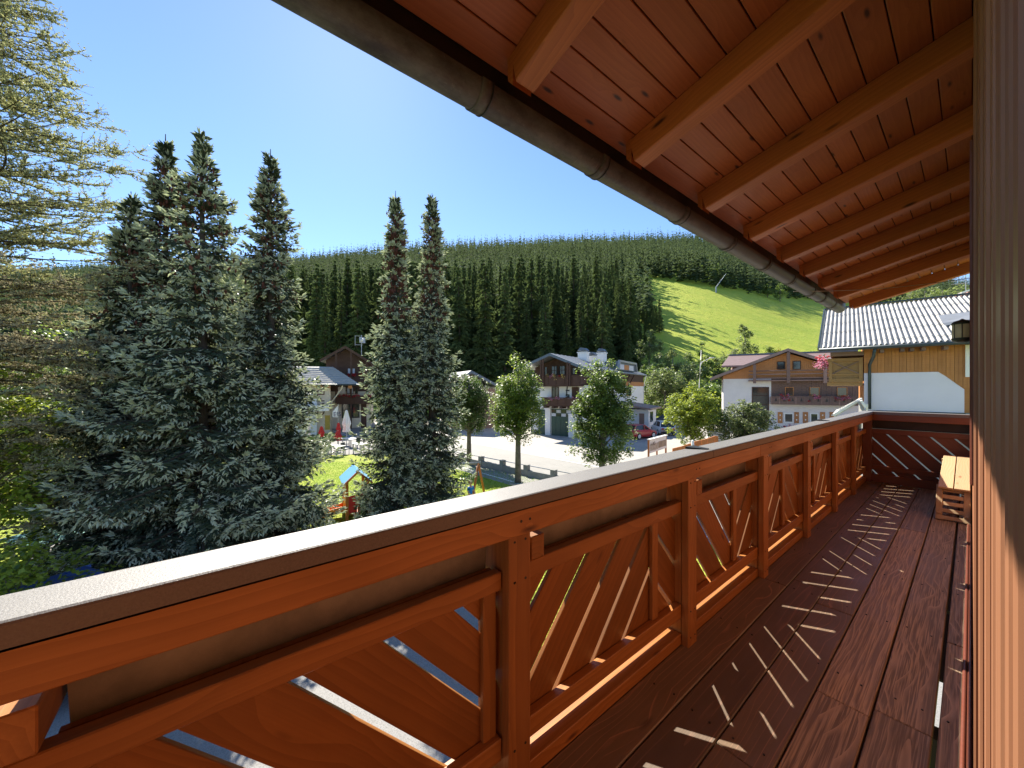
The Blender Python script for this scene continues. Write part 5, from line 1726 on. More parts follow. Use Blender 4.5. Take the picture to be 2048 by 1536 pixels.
# corrugated sheets in overlapping courses
def corr(u0, u1, s0, s1, lift, mat, name='roof_sheet'):
    nw = max(2, int(round((u1 - u0) / .0178))); V = []; Fq = []
    for q, s in enumerate((s0, s1)):
        w_ = -.62 + s * wr; z_ = ze + .05 + (rz_ - ze) * s + lift * (1 - q)
        for i in range(nw + 1):
            u = u0 + (u1 - u0) * i / nw
            V.append((u, w_, z_ + .034 * math.cos(2 * PI * u / .142)))
    Fq = [(i, i + 1, nw + 2 + i, nw + 1 + i) for i in range(nw)]
    mb = MB(); mb.add(V, Fq)
    # lower lip
    mb.add([V[i] for i in range(nw + 1)] + [(V[i][0], V[i][1], V[i][2] - .018) for i in range(nw + 1)], [(i + 1, i, nw + 1 + i, nw + 2 + i) for i in range(nw)])
    return mb.build(name, mat, D_, None, True)
courses = [0, .10, .325, .55, .775, 1.0]
cw = 8 * .142
for c_ in range(5):
    u = uE0 + .02
    while u < uE1 - .3:
        corr(u, min(u + cw, uE1), courses[c_], courses[c_ + 1] + (.02 if c_ < 4 else 0), .022, M['roofpale'])
        u += cw
MB().hexa([(uE0 + .04, -.58, ze - .06), (uE1, -.58, ze - .06), (uE1, wr - .62, rz_ - .08), (uE0 + .04, wr - .62, rz_ - .08),
           (uE0 + .04, -.58, ze - .02), (uE1, -.58, ze - .02), (uE1, wr - .62, rz_ - .01), (uE0 + .04, wr - .62, rz_ - .01)]).build('roof_deck', M['brownboards'], D_)
mb = MB(); mb.beam((uE0 - .02, -.64, ze + .02), (uE0 - .02, wr - .62, rz_ + .06), .05, .12); mb.build('verge_flashing', M['darkmetal'], D_)
mb = MB(); mb.box(uE0, uE1, wr - .72, wr - .45, rz_ + .06, rz_ + .12); mb.build('ridge_cap', M['darkmetal'], D_)
mb = MB(); mb.tube([(uE0, -.70, ze - .02), (uE1, -.70, ze - .02)], .065, 10); mb.build('gutter', M['darkmetal'], D_, None, True)
for px in (1763.5, 1804, 1823, 1846, 1890):
    u = U(px, -.3)
    MB().box(u - .05, u + .05, -.52, .0, ze - .20, ze - .085).build('rafter_end', M['brownboards'], D_)
ud = U(1739, -.1)
mb = MB(); mb.tube([(ud + .12, -.68, ze - .08), (ud + .09, -.5, ze - .35), (ud - .0, -.14, ze - .62), (ud, -.12, ze - .95), (ud, -.12, zbt + .05)], .05, 10); mb.build('downpipe', M['darkmetal'], D_, None, True)
# white framed window at the right
MB().box(U(1930), U(1930) + .9, -.06, -.021, Z(1935, 754), Z(1935, 690)).build('window', M['whitemetal'], D_)
# roof hatch
hw = 1.45; hu, hz = fd.uv(1905, 650, hw)
mb = MB(); sz_ = lambda w_: ze + .05 + (rz_ - ze) * (w_ + .62) / wr
mb.hexa([(hu - .25, 0.9, sz_(.9) + .03), (hu + .8, .9, sz_(.9) + .03), (hu + .8, 1.9, sz_(1.9) + .03), (hu - .25, 1.9, sz_(1.9) + .03),
         (hu - .3, 1.0, sz_(.9) + .14), (hu + .8, 1.0, sz_(.9) + .25), (hu + .8, 1.8, sz_(1.9) + .15), (hu - .3, 1.8, sz_(1.9) + .10)])
mb.build('roof_vent', M['tin'], D_)
# gable side: balcony with X brace seen end on
ub = U(1658, .3)
bz0, bz1 = Z(1700, 762, .0), Z(1700, 716, .0)
bp = MB().box(ub, -.03, .05, .09, bz0 + .1, bz1 - .12).build('balcony', M['ochred'], D_)
MB().box(ub - .04, -.03, -.03, .14, bz1 - .12, bz1).build('handrail', M['ochred'], bp)
MB().box(ub, -.03, .0, .06, bz0 - .04, bz0 + .10).build('bottom_rail', M['ochred'], bp)
MB().box(ub, ub + .10, .0, .048, bz0 + .101, bz1 - .121).build('stile', M['ochred'], bp)
MB().box(-.14, -.031, .0, .048, bz0 + .101, bz1 - .121).build('stile', M['ochred'], bp)
MB().beam((ub + .1, .035, bz0 + .28), (-.14, .035, bz1 - .13), .03, .05, (0, 1, 0)).build('brace', M['brownboards'], bp)
MB().beam((ub + .1, .032, bz1 - .13), (-.14, .032, bz0 + .28), .03, .05, (0, 1, 0)).build('brace', M['brownboards'], bp)
MB().box(ub + .1, -.14, .02, .048, bz0 + .24, bz0 + .28).build('middle_rail', M['ochred'], bp)
MB().box(ub - .05, -.03, .05, 6, bz0 - .18, bz0 - .045).build('balcony_slab', M['ochred'], D_)
MB().box(ub, ub + .05, .1, 6, bz0 + .0, bz1).build('balcony_front', M['ochred'], D_)
MB().box(ub + .1, -.03, 3.5, 3.6, bz1, ze + .1).build('balcony_partition', M['larchboards'], D_)
MB().box(ub + .05, .0, -.1, 6, ze - .25, ze - .1).build('soffit', M['brownboards'], D_)
flowers(D_, ub - .45, ub - .1, .3, bz1 - .25, M['pinkfl'], 420, h=.55, d=.6, seed=77)
flowers(D_, ub - .4, ub - .05, .3, bz1 + .02, M['redfl'], 90, h=.2, d=.5, seed=78)
# sloping white glazed canopy beside the neighbour's corner
cn = empty('glass_canopy', GD(1700, 12.6), fd.rz, 'sloping white framed glass canopy between the handrail corner and the neighbour house', 'canopy')
cf = Fr(1700, 12.6, 208)
def cpos(px, py, w_): u, z_ = cf.uv(px, py, w_); return Vector((u, w_, z_))
a0, a1 = cpos(1668, 831, 0), cpos(1715, 803, 0); b0, b1 = cpos(1676, 822, .9), cpos(1722, 799, .9)
mb = MB(); dn = Vector((.02, 0, -.05))
mb.hexa([a0 + dn, a1 + dn, b1 + dn, b0 + dn, a0, a1, b1, b0]); mb.build('glass_sheet', simple('milky glass', (.55, .55, .50), .25), cn)
for p, q in ((a0, a1), (b0, b1), (a0, b0), (a1, b1)):
    MB().beam(p + Vector((0, 0, .02)), q + Vector((0, 0, .02)), .07, .07).build('frame_bar', M['whitemetal'], cn)
c0, c1 = cpos(1716, 802, -.05), cpos(1727, 820, -.05)
MB().beam(c0, c1, .5, .06).build('side_flap', M['tin'], cn)
MB().beam(cpos(1722, 801, -.1), cpos(1731, 815, -.1), .5, .07).build('side_flap', M['whitemetal'], cn)
MB().beam(cpos(1734, 822, 0), cpos(1734, 808, 0), .05, .05).build('corner_post', M['whitemetal'], cn)
for px in (1672, 1710):
    p = cpos(px, 826, .4); MB().box(p.x - .03, p.x + .03, .37, .43, 0, p.z).build('leg', M['tin'], cn)

# pinkish chimney house with antenna above the neighbour's roof
fx = Fr(1935, 30, -200)
X_ = empty('pink_house', fx.O, fx.rz, 'pink gable top with an aerial, behind the neighbour roof at the right', 'house')
zx = fx.Zp(1935, 573)
M['pink'] = simple('pink plaster', (.55, .30, .27), .85)
MB().box(-.2, 5, 0, 5, 0, zx - .9).build('wall', M['pink'], X_)
mb = MB(); mb.prism([(-.2, 0, zx - .9), (5, 0, zx - .9), (5, 0, zx + 1.2), (.3, 0, zx - .2)], (0, 5, 0)); mb.build('gable', M['pink'], X_)
MB().beam((-.6, -.2, zx - .6), (3.5, -.2, zx + .9), 1.2, .12).build('roof_edge', M['whitemetal'], X_)
mb = MB(); mb.tube([(-.1, 0, zx - .5), (-.1, 0, zx + .9)], .025, 6)
for j in range(3): mb.tube([(-.9, 0, zx + .3 + .22 * j), (.7, 0, zx + .3 + .22 * j)], .02, 6)
mb.build('aerial', M['steel'], X_)

# ---------------------------------------------------------------- house A: cafe and brown chalet
fa = Fr(690, 46, 3200)
U, Z = fa.U, fa.Zp
A_ = empty('timber_hotel', fa.O, fa.rz, 'dark brown timber house with two rows of red geraniums and satellite dish', 'house')
uA = U(690.3, -1); zA = Z(690.3, 691.6, -1); uEl = U(640, -1); zEl = Z(640, 719, -1); k_ = (zA - zEl) / (uA - uEl); uEr = U(752, -1)
uL = U(652); uR = U(742)
zt = Z(690, 783)
MB().box(uL, uR, 0, 9, -.2, zt).build('wall', M['cream_wall'], A_)
mb = MB(); mb.prism([(uL, .02, zt + .002), (uR, .02, zt + .002), (uR, .02, zA - (uR - uA) * k_ - .3), (uA, .02, zA - .3), (uL, .02, zEl + (uL - uEl) * k_ - .3)], (0, 9, 0)); mb.build('timber_upper_floor', M['brownwood'], A_)
gable(A_, uEl, uEr, uA, -1.1, 9.5, zEl, zA - (uEr - uA) * k_, zA, .2, M['tin'], M['brownwood'])
for px in (702, 672, 733):
    u = U(px, -1); MB().box(u - .09, u + .09, -1.05, -.87, 0 if px == 702 else Z(700, 806, -1), zA - abs(u - uA) * k_ - .25).build('post', M['brownwood'], A_)
for (z_lo, z_hi) in ((762, 750), (806, 791)):
    a, b_ = Z(700, z_lo, -1), Z(700, z_hi, -1)
    bb_ = box_balcony(A_, U(674, -1), U(744, -1), -1, 0, a, b_, M['brownwood'], n_panel=6)
    flowers(A_, U(675, -1), U(743, -1), -1.15, b_ + .05, M['redfl'], 1500, h=.35, seed=z_lo)
window(A_, U(694.6), U(702), Z(700, 748), Z(700, 736), .0, M['brownwood'], mull=0, pane=M['curtain'])
window(A_, U(704), U(711), Z(700, 748), Z(700, 736), .0, M['brownwood'], mull=0, pane=M['curtain'])
window(A_, U(724), U(732), Z(728, 748), Z(728, 736), .0, M['brownwood'], mull=0)
window(A_, U(693), U(707), Z(700, 788), Z(700, 774), -.01, M['brownwood'], mull=1, pane=M['curtain'])
window(A_, U(710), U(716), Z(712, 788), Z(712, 774), -.01, M['brownwood'], mull=0)
MB().box(U(676), U(691), -.03, -.004, Z(680, 787), Z(680, 774)).build('wall_panel', M['plaster'], A_)
window(A_, U(683.5), U(719), Z(700, 836), Z(700, 804), .0, M['black'], mull=1, transom=1, fw=.12)
MB().box(U(722), U(733), -.05, -.004, 0, Z(728, 806)).build('door', M['brownwood'], A_)
# aerial and dish
mb = MB(); zt_ = Z(718, 700)
mb.tube([(U(722), 1, zt_ - 1), (U(722), 1, Z(722, 668))], .04, 6)
for y in (670, 688): mb.tube([(U(709), 1, Z(722, y)), (U(724), 1, Z(722, y))], .03, 6)
mb.tube([(U(709), 1, Z(722, 670)), (U(709), 1, Z(722, 690))], .03, 6)
mb.build('aerial', M['steel'], A_)
MB().beam((U(723), .8, Z(722, 679)), (U(723) + .1, .65, Z(722, 679) + .02), .7, .7).build('dish_mount', M['steel'], A_)
o = MB().lathe([(.02, 0), (.17, .03), (.26, .07)], 16).build('satellite_dish', M['whitemetal'], A_, Matrix.Translation((U(723), .55, Z(722, 679))) @ Matrix.Rotation(rad(75), 4, 'X'), True)

# the cafe: front building with hipped pale roof
fk = Fr(660, 41, 2500)
U, Z = fk.U, fk.Zp
K_ = empty('cafe_building', fk.O, fk.rz, 'cream cafe building with pale hipped roof and upright lettering', 'building')
e0, e1 = U(575, -.8), U(719, -.8); ze = Z(680, 768, -.8)
uR = U(661)
MB().box(U(560), uR, 0, 7, -.2, ze - .1).build('wall', M['cream_wall'], K_)
MB().box(U(560), U(634), -.9, -.004, -.2, ze - 1.0).build('white_wing', M['plaster'], K_)
mb = MB(); za_ = Z(640, 733, 3)
mb.hexa([(e0, -.8, ze - .12), (e1, -.8, ze - .12), (e1, 7.5, ze - .12), (e0, 7.5, ze - .12), (e0, -.8, ze), (e1, -.8, ze), (e1, 7.5, ze), (e0, 7.5, ze)])
mb.add([(e0, -.8, ze), (e1, -.8, ze), (e1, 7.5, ze), (e0, 7.5, ze), (e0, 3.3, za_), (U(666, 3), 3.3, za_)], [(0, 1, 5, 4), (1, 2, 5), (2, 3, 4, 5), (3, 0, 4)])
rf = mb.build('roof', M['roofpale'], K_)
mb = MB()
for i in range(9):
    t = i / 9; u1_ = e1 + (U(666, 3) - e1) * t; w_ = -.8 + 4.1 * t; z_ = ze + (za_ - ze) * t
    mb.box(e0, u1_, w_ - .03, w_ + .05, z_, z_ + .06)
o = mb.build('tile_course', M['roofpale'], rf); o['kind'] = 'stuff'
mb = MB(); mb.tube([(e0, -.86, ze - .08), (e1, -.86, ze - .08)], .09, 8); mb.build('gutter', M['darkmetal'], K_)
mb = MB(); mb.tube([(U(685, -.8), -.8, ze - .1), (U(684, -.6), -.6, ze - .45), (U(663), -.1, ze - 2.0), (U(663), -.1, 0)], .07, 8); mb.build('downpipe', M['cream_wall'], K_, None, True)
for px in (640, 655, 700):
    u = U(px, -.4); MB().box(u - .2, u + .2, -.7, .0, ze - .5, ze - .13).build('corbel', M['larchboards'], K_)
MB().box(U(604), U(660), -1.6, -.003, Z(640, 814), Z(640, 814) + .15).build('awning', M['darkmetal'], K_)
MB().box(U(575), U(658), -1.9, -1.62, Z(640, 822, -1.6), Z(640, 822, -1.6) + .6).build('awning_cloth', M['whitemetal'], K_)
MB().box(U(650), U(660), -.03, -.005, .4, 2.0).build('yellow_door', simple('yellow paint', (.55, .38, .06), .6), K_)
def text_obj(body, size, mw, mat, parent, ext_=.01, name='letter'):
    cu = bpy.data.curves.new(name, 'FONT'); cu.body = body; cu.size = size; cu.extrude = ext_; cu.align_x = 'LEFT'
    cu.resolution_u = 3
    ob = bpy.data.objects.new(name, cu); COL.objects.link(ob)
    dg = bpy.context.evaluated_depsgraph_get()
    me = bpy.data.meshes.new_from_object(ob.evaluated_get(dg))
    COL.objects.unlink(ob); bpy.data.objects.remove(ob)
    me.materials.clear(); me.materials.append(mat)
    return link(name, me, parent, mw)
sz = (Z(643, 781) - Z(643, 791)) / .62
for ch, y in (('C', 831), ('A', 817.5), ('F', 804), ('É', 791)):
    mw = Matrix.Translation((U(649), -.03, Z(643, y))) @ Matrix.Rotation(rad(90), 4, 'X') @ Matrix.Rotation(rad(90), 4, 'Z')
    text_obj(ch, sz * 1.15, mw, M['brownwood'], K_)

# EIS flag banner
fl = empty('ice_flag', GD(671, 38), fk.rz, 'white pennant flag with blue EIS lettering beside the cafe window', 'flag')
ff = Fr(671, 38, 2500)
pu = ff.U(676.5)
mb = MB(); mb.tube([(pu, 0, 0), (pu, 0, ff.Zp(676, 808))], .03, 6); mb.build('flag_pole', M['steel'], fl)
mb = MB(); mb.prism([(ff.U(665), 0, ff.Zp(666, 834)), (pu - .04, 0, ff.Zp(666, 835)), (pu - .04, 0, ff.Zp(676, 811)), (ff.U(665), 0, ff.Zp(666, 823.5))], (0, .02, 0)); mb.build('flag_cloth', M['whitemetal'], fl)
text_obj('EIS', .62, Matrix.Translation((ff.U(666.3), -.02, ff.Zp(666, 832.5))) @ Matrix.Rotation(rad(90), 4, 'X'), simple('dark blue print', (.02, .03, .12), .6), fl, .006, 'lettering')

# closed parasols on the terrace
def parasol(px, D, ytop, h_cl, r, mat, label, name='closed_parasol', grp='closed parasols on the cafe terrace'):
    b = GD(px, D); top = (HOR - ytop) / FPX * D + (EYE - GZ)
    e = empty(name, b, 0, label, 'parasol', grp)
    mb = MB(); mb.tube([(0, 0, 0), (0, 0, top)], .03, 8); mb.build('pole', M['steel'], e)
    mb = MB(); n = 16; k = 0
    prof = [(.03, top), (.10, top - .1), (r * .7, top - h_cl * .35), (r, top - h_cl * .62), (r * .75, top - h_cl * .78), (r * .95, top - h_cl)]
    for rr, z_ in prof:
        for j in range(n):
            a = 2 * PI * j / n; q = rr * (1 + (.28 if j % 2 else -.18) * min(1, rr / r))
            mb.v.append((q * math.cos(a), q * math.sin(a), z_))
    for i in range(len(prof) - 1):
        for j in range(n):
            mb.f.append((i * n + j, i * n + (j + 1) % n, (i + 1) * n + (j + 1) % n, (i + 1) * n + j)); mb.mi.append(0)
    mb.build('cloth', mat, e)
    MB().lathe([(.28, 0), (.28, .08), (.06, .12)], 12).build('foot', M['concrete'], e)
parasol(693, 33, 820, 1.95, .30, M['whitemetal'], 'tall closed white parasol in front of the cafe window')
parasol(677, 32, 845, .9, .16, M['red'], 'slim closed red parasol left of the white one')
parasol(675.5, 29.5, 861, .8, .26, M['red'], 'closed red parasol with loose folds, lower down beside the white one')
parasol(643, 31, 852, .9, .2, M['red'], 'closed red parasol half hidden behind the spruce branches')
parasol(612, 31, 822, 2.0, .28, M['whitemetal'], 'closed white parasol hidden in spruce branches left of the cafe letters')
# terrace tables with benches
def table(px, D, label, rz=0.3):
    e = empty('terrace_table', GD(px, D), rz, label, 'table', 'tables on the cafe terrace')
    MB().box(-.75, .75, -.38, .38, .70, .745).build('table_top', M['whitemetal'], e)
    for x in (-.6, .6):
        for y in (-.3, .3): MB().box(x - .03, x + .03, y - .03, y + .03, 0, .699).build('leg', M['steel'], e)
def chair(px, D, label, rz=0):
    e = empty('terrace_chair', GD(px, D), rz, label, 'chair', 'chairs on the cafe terrace')
    MB().box(-.22, .22, -.22, .22, .43, .46).build('seat', M['darkmetal'], e)
    MB().box(-.22, .22, .19, .22, .461, .90).build('backrest', M['darkmetal'], e)
    for x in (-.2, .2):
        for y in (-.2, .2): MB().box(x - .015, x + .015, y - .015, y + .015, 0, .429).build('leg', M['steel'], e)
table(700, 31.5, 'white terrace table right beside the closed white parasol')
table(668, 27.5, 'white terrace table in front of the red parasols', .5)
table(722, 28.5, 'white terrace table closest to the slim spruces', .2)
table(640, 29, 'white terrace table behind the left spruce group', .4)
chair(712, 30.8, 'dark terrace chair at the table beside the white parasol', .4)
chair(690, 28, 'dark terrace chair between the two front tables', 2.2)
chair(655, 28.3, 'dark terrace chair nearest the left spruce group', 1.2)
chair(733, 29.4, 'dark terrace chair close to the slim spruces', 3.0)

# roof glimpsed between larch and spruces
fg = Fr(200, 34, 1500)
G_ = empty('tiled_house', fg.O, fg.rz, 'house with grey tiled roof glimpsed between larch and left spruces', 'house')
zc = fg.Zp(200, 728); 
MB().box(-5, 2.5, 0, 6, -.2, zc).build('wall', M['cream_wall'], G_)
gable(G_, -7, fg.U(245), fg.U(165), -.8, 7, zc - 1.5, fg.Zp(245, 730), fg.Zp(165, 676), .18, M['roofpale'], M['brownwood'])
# ================================================================ PLAYGROUND
M['bluepanel'] = simple('light blue roof panel', (.16, .42, .72), .4, noise=.04)
M['redpanel'] = simple('red plastic panel', (.60, .03, .035), .4, noise=.04)
M['orangewood'] = wood('orange playground timber', (.55, .19, .05), (.42, .13, .03), rough=.55, ringscale=10, knots=.4)
M['orangepl'] = simple('orange plastic', (.8, .24, .02), .4)
M['greenpl'] = simple('green panel', (.03, .20, .07), .45)
M['bluepl'] = simple('blue panel', (.02, .12, .45), .45)
M['yellowpl'] = simple('yellow panel', (.8, .55, .03), .45)
pf = Fr(712, 14.2, 2300)
U, Z = pf.U, pf.Zp
P_ = empty('playhouse', pf.O, pf.rz, 'small play tower with light blue gable roof, red panels and orange posts', 'playground tower')
u0, u1 = U(694), U(735); wd_ = 1.15
ztop = Z(697, 962); uc = (u0 + u1) / 2
zr = ztop + .36
for u in (u0, u1):
    for w_ in (0, wd_):
        MB().box(u - .05, u + .05, w_ - .05, w_ + .05, 0, ztop).build('post', M['orangewood'], P_)
for (a, b_) in (((u0 - .16, ztop - .12), (uc, zr)), ((uc, zr), (u1 + .16, ztop - .12))):
    mb = MB(); mb.hexa([(a[0], -.14, a[1]), (b_[0], -.14, b_[1]), (b_[0], wd_ + .14, b_[1]), (a[0], wd_ + .14, a[1]), (a[0], -.14, a[1] + .03), (b_[0], -.14, b_[1] + .03), (b_[0], wd_ + .14, b_[1] + .03), (a[0], wd_ + .14, a[1] + .03)])
    mb.build('roof_panel', M['bluepanel'], P_)
    MB().beam((a[0], -.17, a[1] - .02), (b_[0], -.17, b_[1] - .02), .04, .07, (0, 0, 1)).build('gable_bar', M['orangewood'], P_)
zp0, zp1 = Z(715, 1024), Z(715, 990)
MB().box(u0 + .055, uc - .01, -.02, .01, zp0, zp1).build('red_panel', M['redpanel'], P_)
MB().box(uc + .01, u1 - .055, -.02, .01, zp0, zp1 + .03).build('red_panel', M['redpanel'], P_)
MB().box(u0 - .02, u0 + .01, .06, wd_ - .06, zp0, zp1).build('orange_panel', M['orangepl'], P_)
MB().box(u1 - .01, u1 + .02, .06, wd_ - .06, zp0, zp1).build('green_panel', M['greenpl'], P_)
MB().box(u0, u1, 0, wd_, zp0 - .08, zp0 - .002).build('deck', M['orangewood'], P_)
MB().box(u0 + .055, u1 - .055, wd_ - .02, wd_ + .02, zp0, zp0 + .25).build('back_rail', M['yellowpl'], P_)
mb = MB(); mb.beam((u0 - .05, .55, zp0 + .02), (u0 - 1.15, .55, .12), .5, .04); mb.beam((u0 - .05, .30, zp0 + .12), (u0 - 1.15, .30, .22), .04, .2); mb.beam((u0 - .05, .80, zp0 + .12), (u0 - 1.15, .80, .22), .04, .2)
mb.build('slide', M['orangepl'], P_)
mb = MB()
for x in (0, .36): mb.tube([(u0 + .25 + x, -.55, 0), (u0 + .25 + x, -.05, zp0)], .03, 6)
for j in range(4): t = (j + .6) / 4.6; mb.tube([(u0 + .25, -.55 + .5 * t, zp0 * t), (u0 + .61, -.55 + .5 * t, zp0 * t)], .022, 6)
mb.build('ladder', M['whitemetal'], P_)
w2 = empty('play_panel', GD(752, 13.9), pf.rz, 'coloured climbing panel with blue, green and orange boards beside the play tower', 'playground equipment')
for i, mm in enumerate(('greenpl', 'orangepl', 'bluepl', 'redpanel')):
    MB().box(-.55 + .28 * i, -.30 + .28 * i, -.02, .02, .25, .95 - .06 * i).build('board', M[mm], w2)
for x in (-.6, .62): MB().box(x - .04, x + .04, -.04, .04, 0, 1.1).build('post', M['orangewood'], w2)
# swing
sw = empty('swing_frame', GD(957, 17.2), math.atan2(RGT.y, RGT.x) + .18, 'wooden A-frame swing with grey top beam on the lawn beside the kerb wall', 'swing')
top = (HOR - 926) / FPX * 17.2 + (EYE - GZ)
for x in (0, -2.9):
    for y in (-.42, .42):
        sx = y * .75
        MB().tube([(x + sx, y, 0), (x, 0, top)], .055, 10).build('leg', M['orangewood'], sw, None, True)
MB().tube([(.12, 0, top), (-3.05, 0, top - .02)], .05, 10).build('top_beam', M['steel'], sw, None, True)
for k in (-1.0, -1.9):
    mb = MB()
    for x in (-.2, .2): mb.tube([(k + x, 0, top), (k + x, 0, .48)], .012, 5)
    mb.build('chain', M['steel'], sw)
    MB().box(k - .23, k + .23, -.09, .09, .44, .475).build('swing_seat', M['black'], sw)
# turquoise table tennis table at the left
tt = empty('tennis_table', GD(112, 10.9), math.atan2(RGT.y, RGT.x) - .25, 'turquoise table tennis table on the grass under the larch branches', 'table')
MB().box(-1.0, .9, -.7, .7, .72, .755).build('table_top', simple('turquoise top', (.25, .52, .44), .5), tt)
for x in (-.8, .7):
    for y in (-.5, .5): MB().box(x - .04, x + .04, y - .04, y + .04, 0, .719).build('leg', M['steel'], tt)
MB().box(-.06, -.03, -.75, .75, .756, .88).build('net', M['whitemetal'], tt)
# low picket fence by the path
pk = empty('picket_fence', GD(120, 10.0), math.atan2(RGT.y, RGT.x) - .2, 'low dark picket fence between path and table tennis table', 'fence')
for i in range(12): MB().box(-.8 + .16 * i, -.74 + .16 * i, -.015, .015, 0, .62).build('picket', M['brownwood'], pk)
MB().box(-.85, 1.1, .016, .05, .12, .18).build('rail', M['brownwood'], pk)
MB().box(-.85, 1.1, .016, .05, .46, .52).build('rail', M['brownwood'], pk)
# blue bicycle-like children's scooter cars are hidden: blue parked car glimpsed below the larch

# ================================================================ CHILD
def skin_figure(name, verts, edges, radii, mat, parent, root=0, sub=2):
    me = bpy.data.meshes.new(name)
    me.from_pydata([tuple(v) for v in verts], edges, [])
    ob = bpy.data.objects.new(name, me); COL.objects.link(ob)
    sk = ob.modifiers.new('skin', 'SKIN'); sk.use_smooth_shade = True
    if not me.skin_vertices: me.skin_vertices.new(name='')
    for i, sv in enumerate(me.skin_vertices[0].data):
        r = radii[i]; sv.radius = r if isinstance(r, tuple) else (r, r); sv.use_root = (i == root)
    ss = ob.modifiers.new('sub', 'SUBSURF'); ss.levels = sub; ss.render_levels = sub
    dg = bpy.context.evaluated_depsgraph_get()
    m2 = bpy.data.meshes.new_from_object(ob.evaluated_get(dg))
    bpy.data.objects.remove(ob)
    m2.materials.clear(); m2.materials.append(mat)
    for p in m2.polygons: p.use_smooth = True
    return link(name, m2, parent)
M['skin'] = simple('skin', (.55, .30, .21), .55, noise=.03)
M['bluecloth'] = simple('bright blue cotton', (.02, .20, .62), .85, noise=.08)
M['navy'] = simple('navy trousers', (.03, .04, .08), .85)
M['hair'] = simple('light brown hair', (.16, .085, .035), .7)
M['shoe'] = simple('dark shoes', (.04, .04, .045), .6)
S = 1.22 / 1.75
ch = empty('person', GD(941, 15.2), math.atan2(-RGT.y, -RGT.x) - 2.3, 'child in a bright blue shirt standing beside the swing, seen from behind the handrail', 'person')
def sc(p): return Vector(p) * S
bv = [(0, 0, .95), (0, .0, 1.10), (0, .01, 1.27), (0, .0, 1.41), (0, .01, 1.50), (0, .0, 1.56),
      (.17, 0, 1.38), (.22, -.06, 1.13), (.19, -.22, .98), (.16, -.30, .96),
      (-.17, 0, 1.38), (-.22, -.04, 1.13), (-.20, -.18, .95), (-.17, -.26, .92),
      (.09, 0, .90), (.10, -.02, .50), (.10, .01, .09), (.10, -.13, .03),
      (-.09, 0, .90), (-.11, .03, .50), (-.12, .09, .09), (-.12, -.05, .03)]
be = [(0, 1), (1, 2), (2, 3), (3, 4), (4, 5), (3, 6), (6, 7), (7, 8), (8, 9), (3, 10), (10, 11), (11, 12), (12, 13), (0, 14), (14, 15), (15, 16), (16, 17), (0, 18), (18, 19), (19, 20), (20, 21)]
br = [(.14, .10), (.125, .09), (.145, .10), (.12, .08), .05, .05, .06, .045, .035, .03, .06, .045, .035, .03, .085, .06, .04, .035, .085, .06, .04, .035]
br = [tuple(x * S for x in r) if isinstance(r, tuple) else r * S for r in br]
skin_figure('body', [sc(v) for v in bv], be, br, M['skin'], ch)
# head with nose, ears, eyes
hd = MB()
n = 16
prof = [(.012, -.125), (.055, -.115), (.072, -.08), (.082, -.03), (.088, .02), (.085, .06), (.065, .10), (.03, .12), (.005, .124)]
for r, z_ in prof:
    for j in range(n):
        a = 2 * PI * j / n
        fy = 1.12 if math.sin(a) < 0 else 1.2
        hd.v.append((r * math.cos(a), r * math.sin(a) * fy + .01, z_))
for i in range(len(prof) - 1):
    for j in range(n):
        hd.f.append((i * n + j, i * n + (j + 1) % n, (i + 1) * n + (j + 1) % n, (i + 1) * n + j)); hd.mi.append(0)
hd.add([(-.014, -.093, -.035), (.014, -.093, -.035), (0, -.118, -.03), (0, -.092, .015)], [(0, 1, 2), (1, 3, 2), (3, 0, 2)])
for s in (-1, 1):
    hd.lathe([(.004, -.03), (.014, -.02), (.016, .01), (.006, .03)], 8, (s * .092, .015, -.01))
hd.v = [(x * S * 1.12, y * S * 1.12, z_ * S * 1.12 + 1.66 * S) for x, y, z_ in hd.v]
hd.build('head', M['skin'], ch, None, True)
for s in (-1, 1):
    MB().lathe([(.004, -.008), (.009, 0), (.004, .008)], 8, (s * .034 * S, -.098 * S, 1.67 * S)).build('eye', M['black'], ch, None, True)
MB().box(-.025 * S, .025 * S, -.1 * S, -.094 * S, 1.592 * S, 1.600 * S).build('mouth', simple('lips', (.4, .12, .1), .6), ch)
hr = MB()
prof = [(.097, -.03), (.104, .02), (.102, .07), (.08, .115), (.04, .14), (.005, .146)]
for r, z_ in prof:
    for j in range(n):
        a = 2 * PI * j / n; fr = math.sin(a) < -.35
        hr.v.append((r * math.cos(a) * S * 1.1, (r * math.sin(a) * (1.0 if fr else 1.2) + .015) * S * 1.1, (z_ + (.07 if fr and z_ < .05 else 0)) * S * 1.1 + 1.66 * S))
for i in range(len(prof) - 1):
    for j in range(n):
        hr.f.append((i * n + j, i * n + (j + 1) % n, (i + 1) * n + (j + 1) % n, (i + 1) * n + j)); hr.mi.append(0)
hr.build('hair', M['hair'], ch, None, True)
sv_ = [(0, 0, .93), (0, 0, 1.10), (0, .01, 1.27), (0, 0, 1.41), (0, .01, 1.46), (.17, 0, 1.38), (.215, -.04, 1.20), (-.17, 0, 1.38), (-.215, -.03, 1.20)]
skin_figure('shirt', [sc(v) for v in sv_], [(0, 1), (1, 2), (2, 3), (3, 4), (3, 5), (5, 6), (3, 7), (7, 8)], [tuple(x * S for x in r) for r in [(.155, .115), (.14, .105), (.16, .115), (.135, .095), (.07, .065), (.075, .075), (.065, .065), (.075, .075), (.065, .065)]], M['bluecloth'], ch)
tv_ = [(0, 0, .96), (.09, 0, .88), (.10, -.02, .50), (.10, .01, .14), (-.09, 0, .88), (-.11, .03, .50), (-.12, .09, .14)]
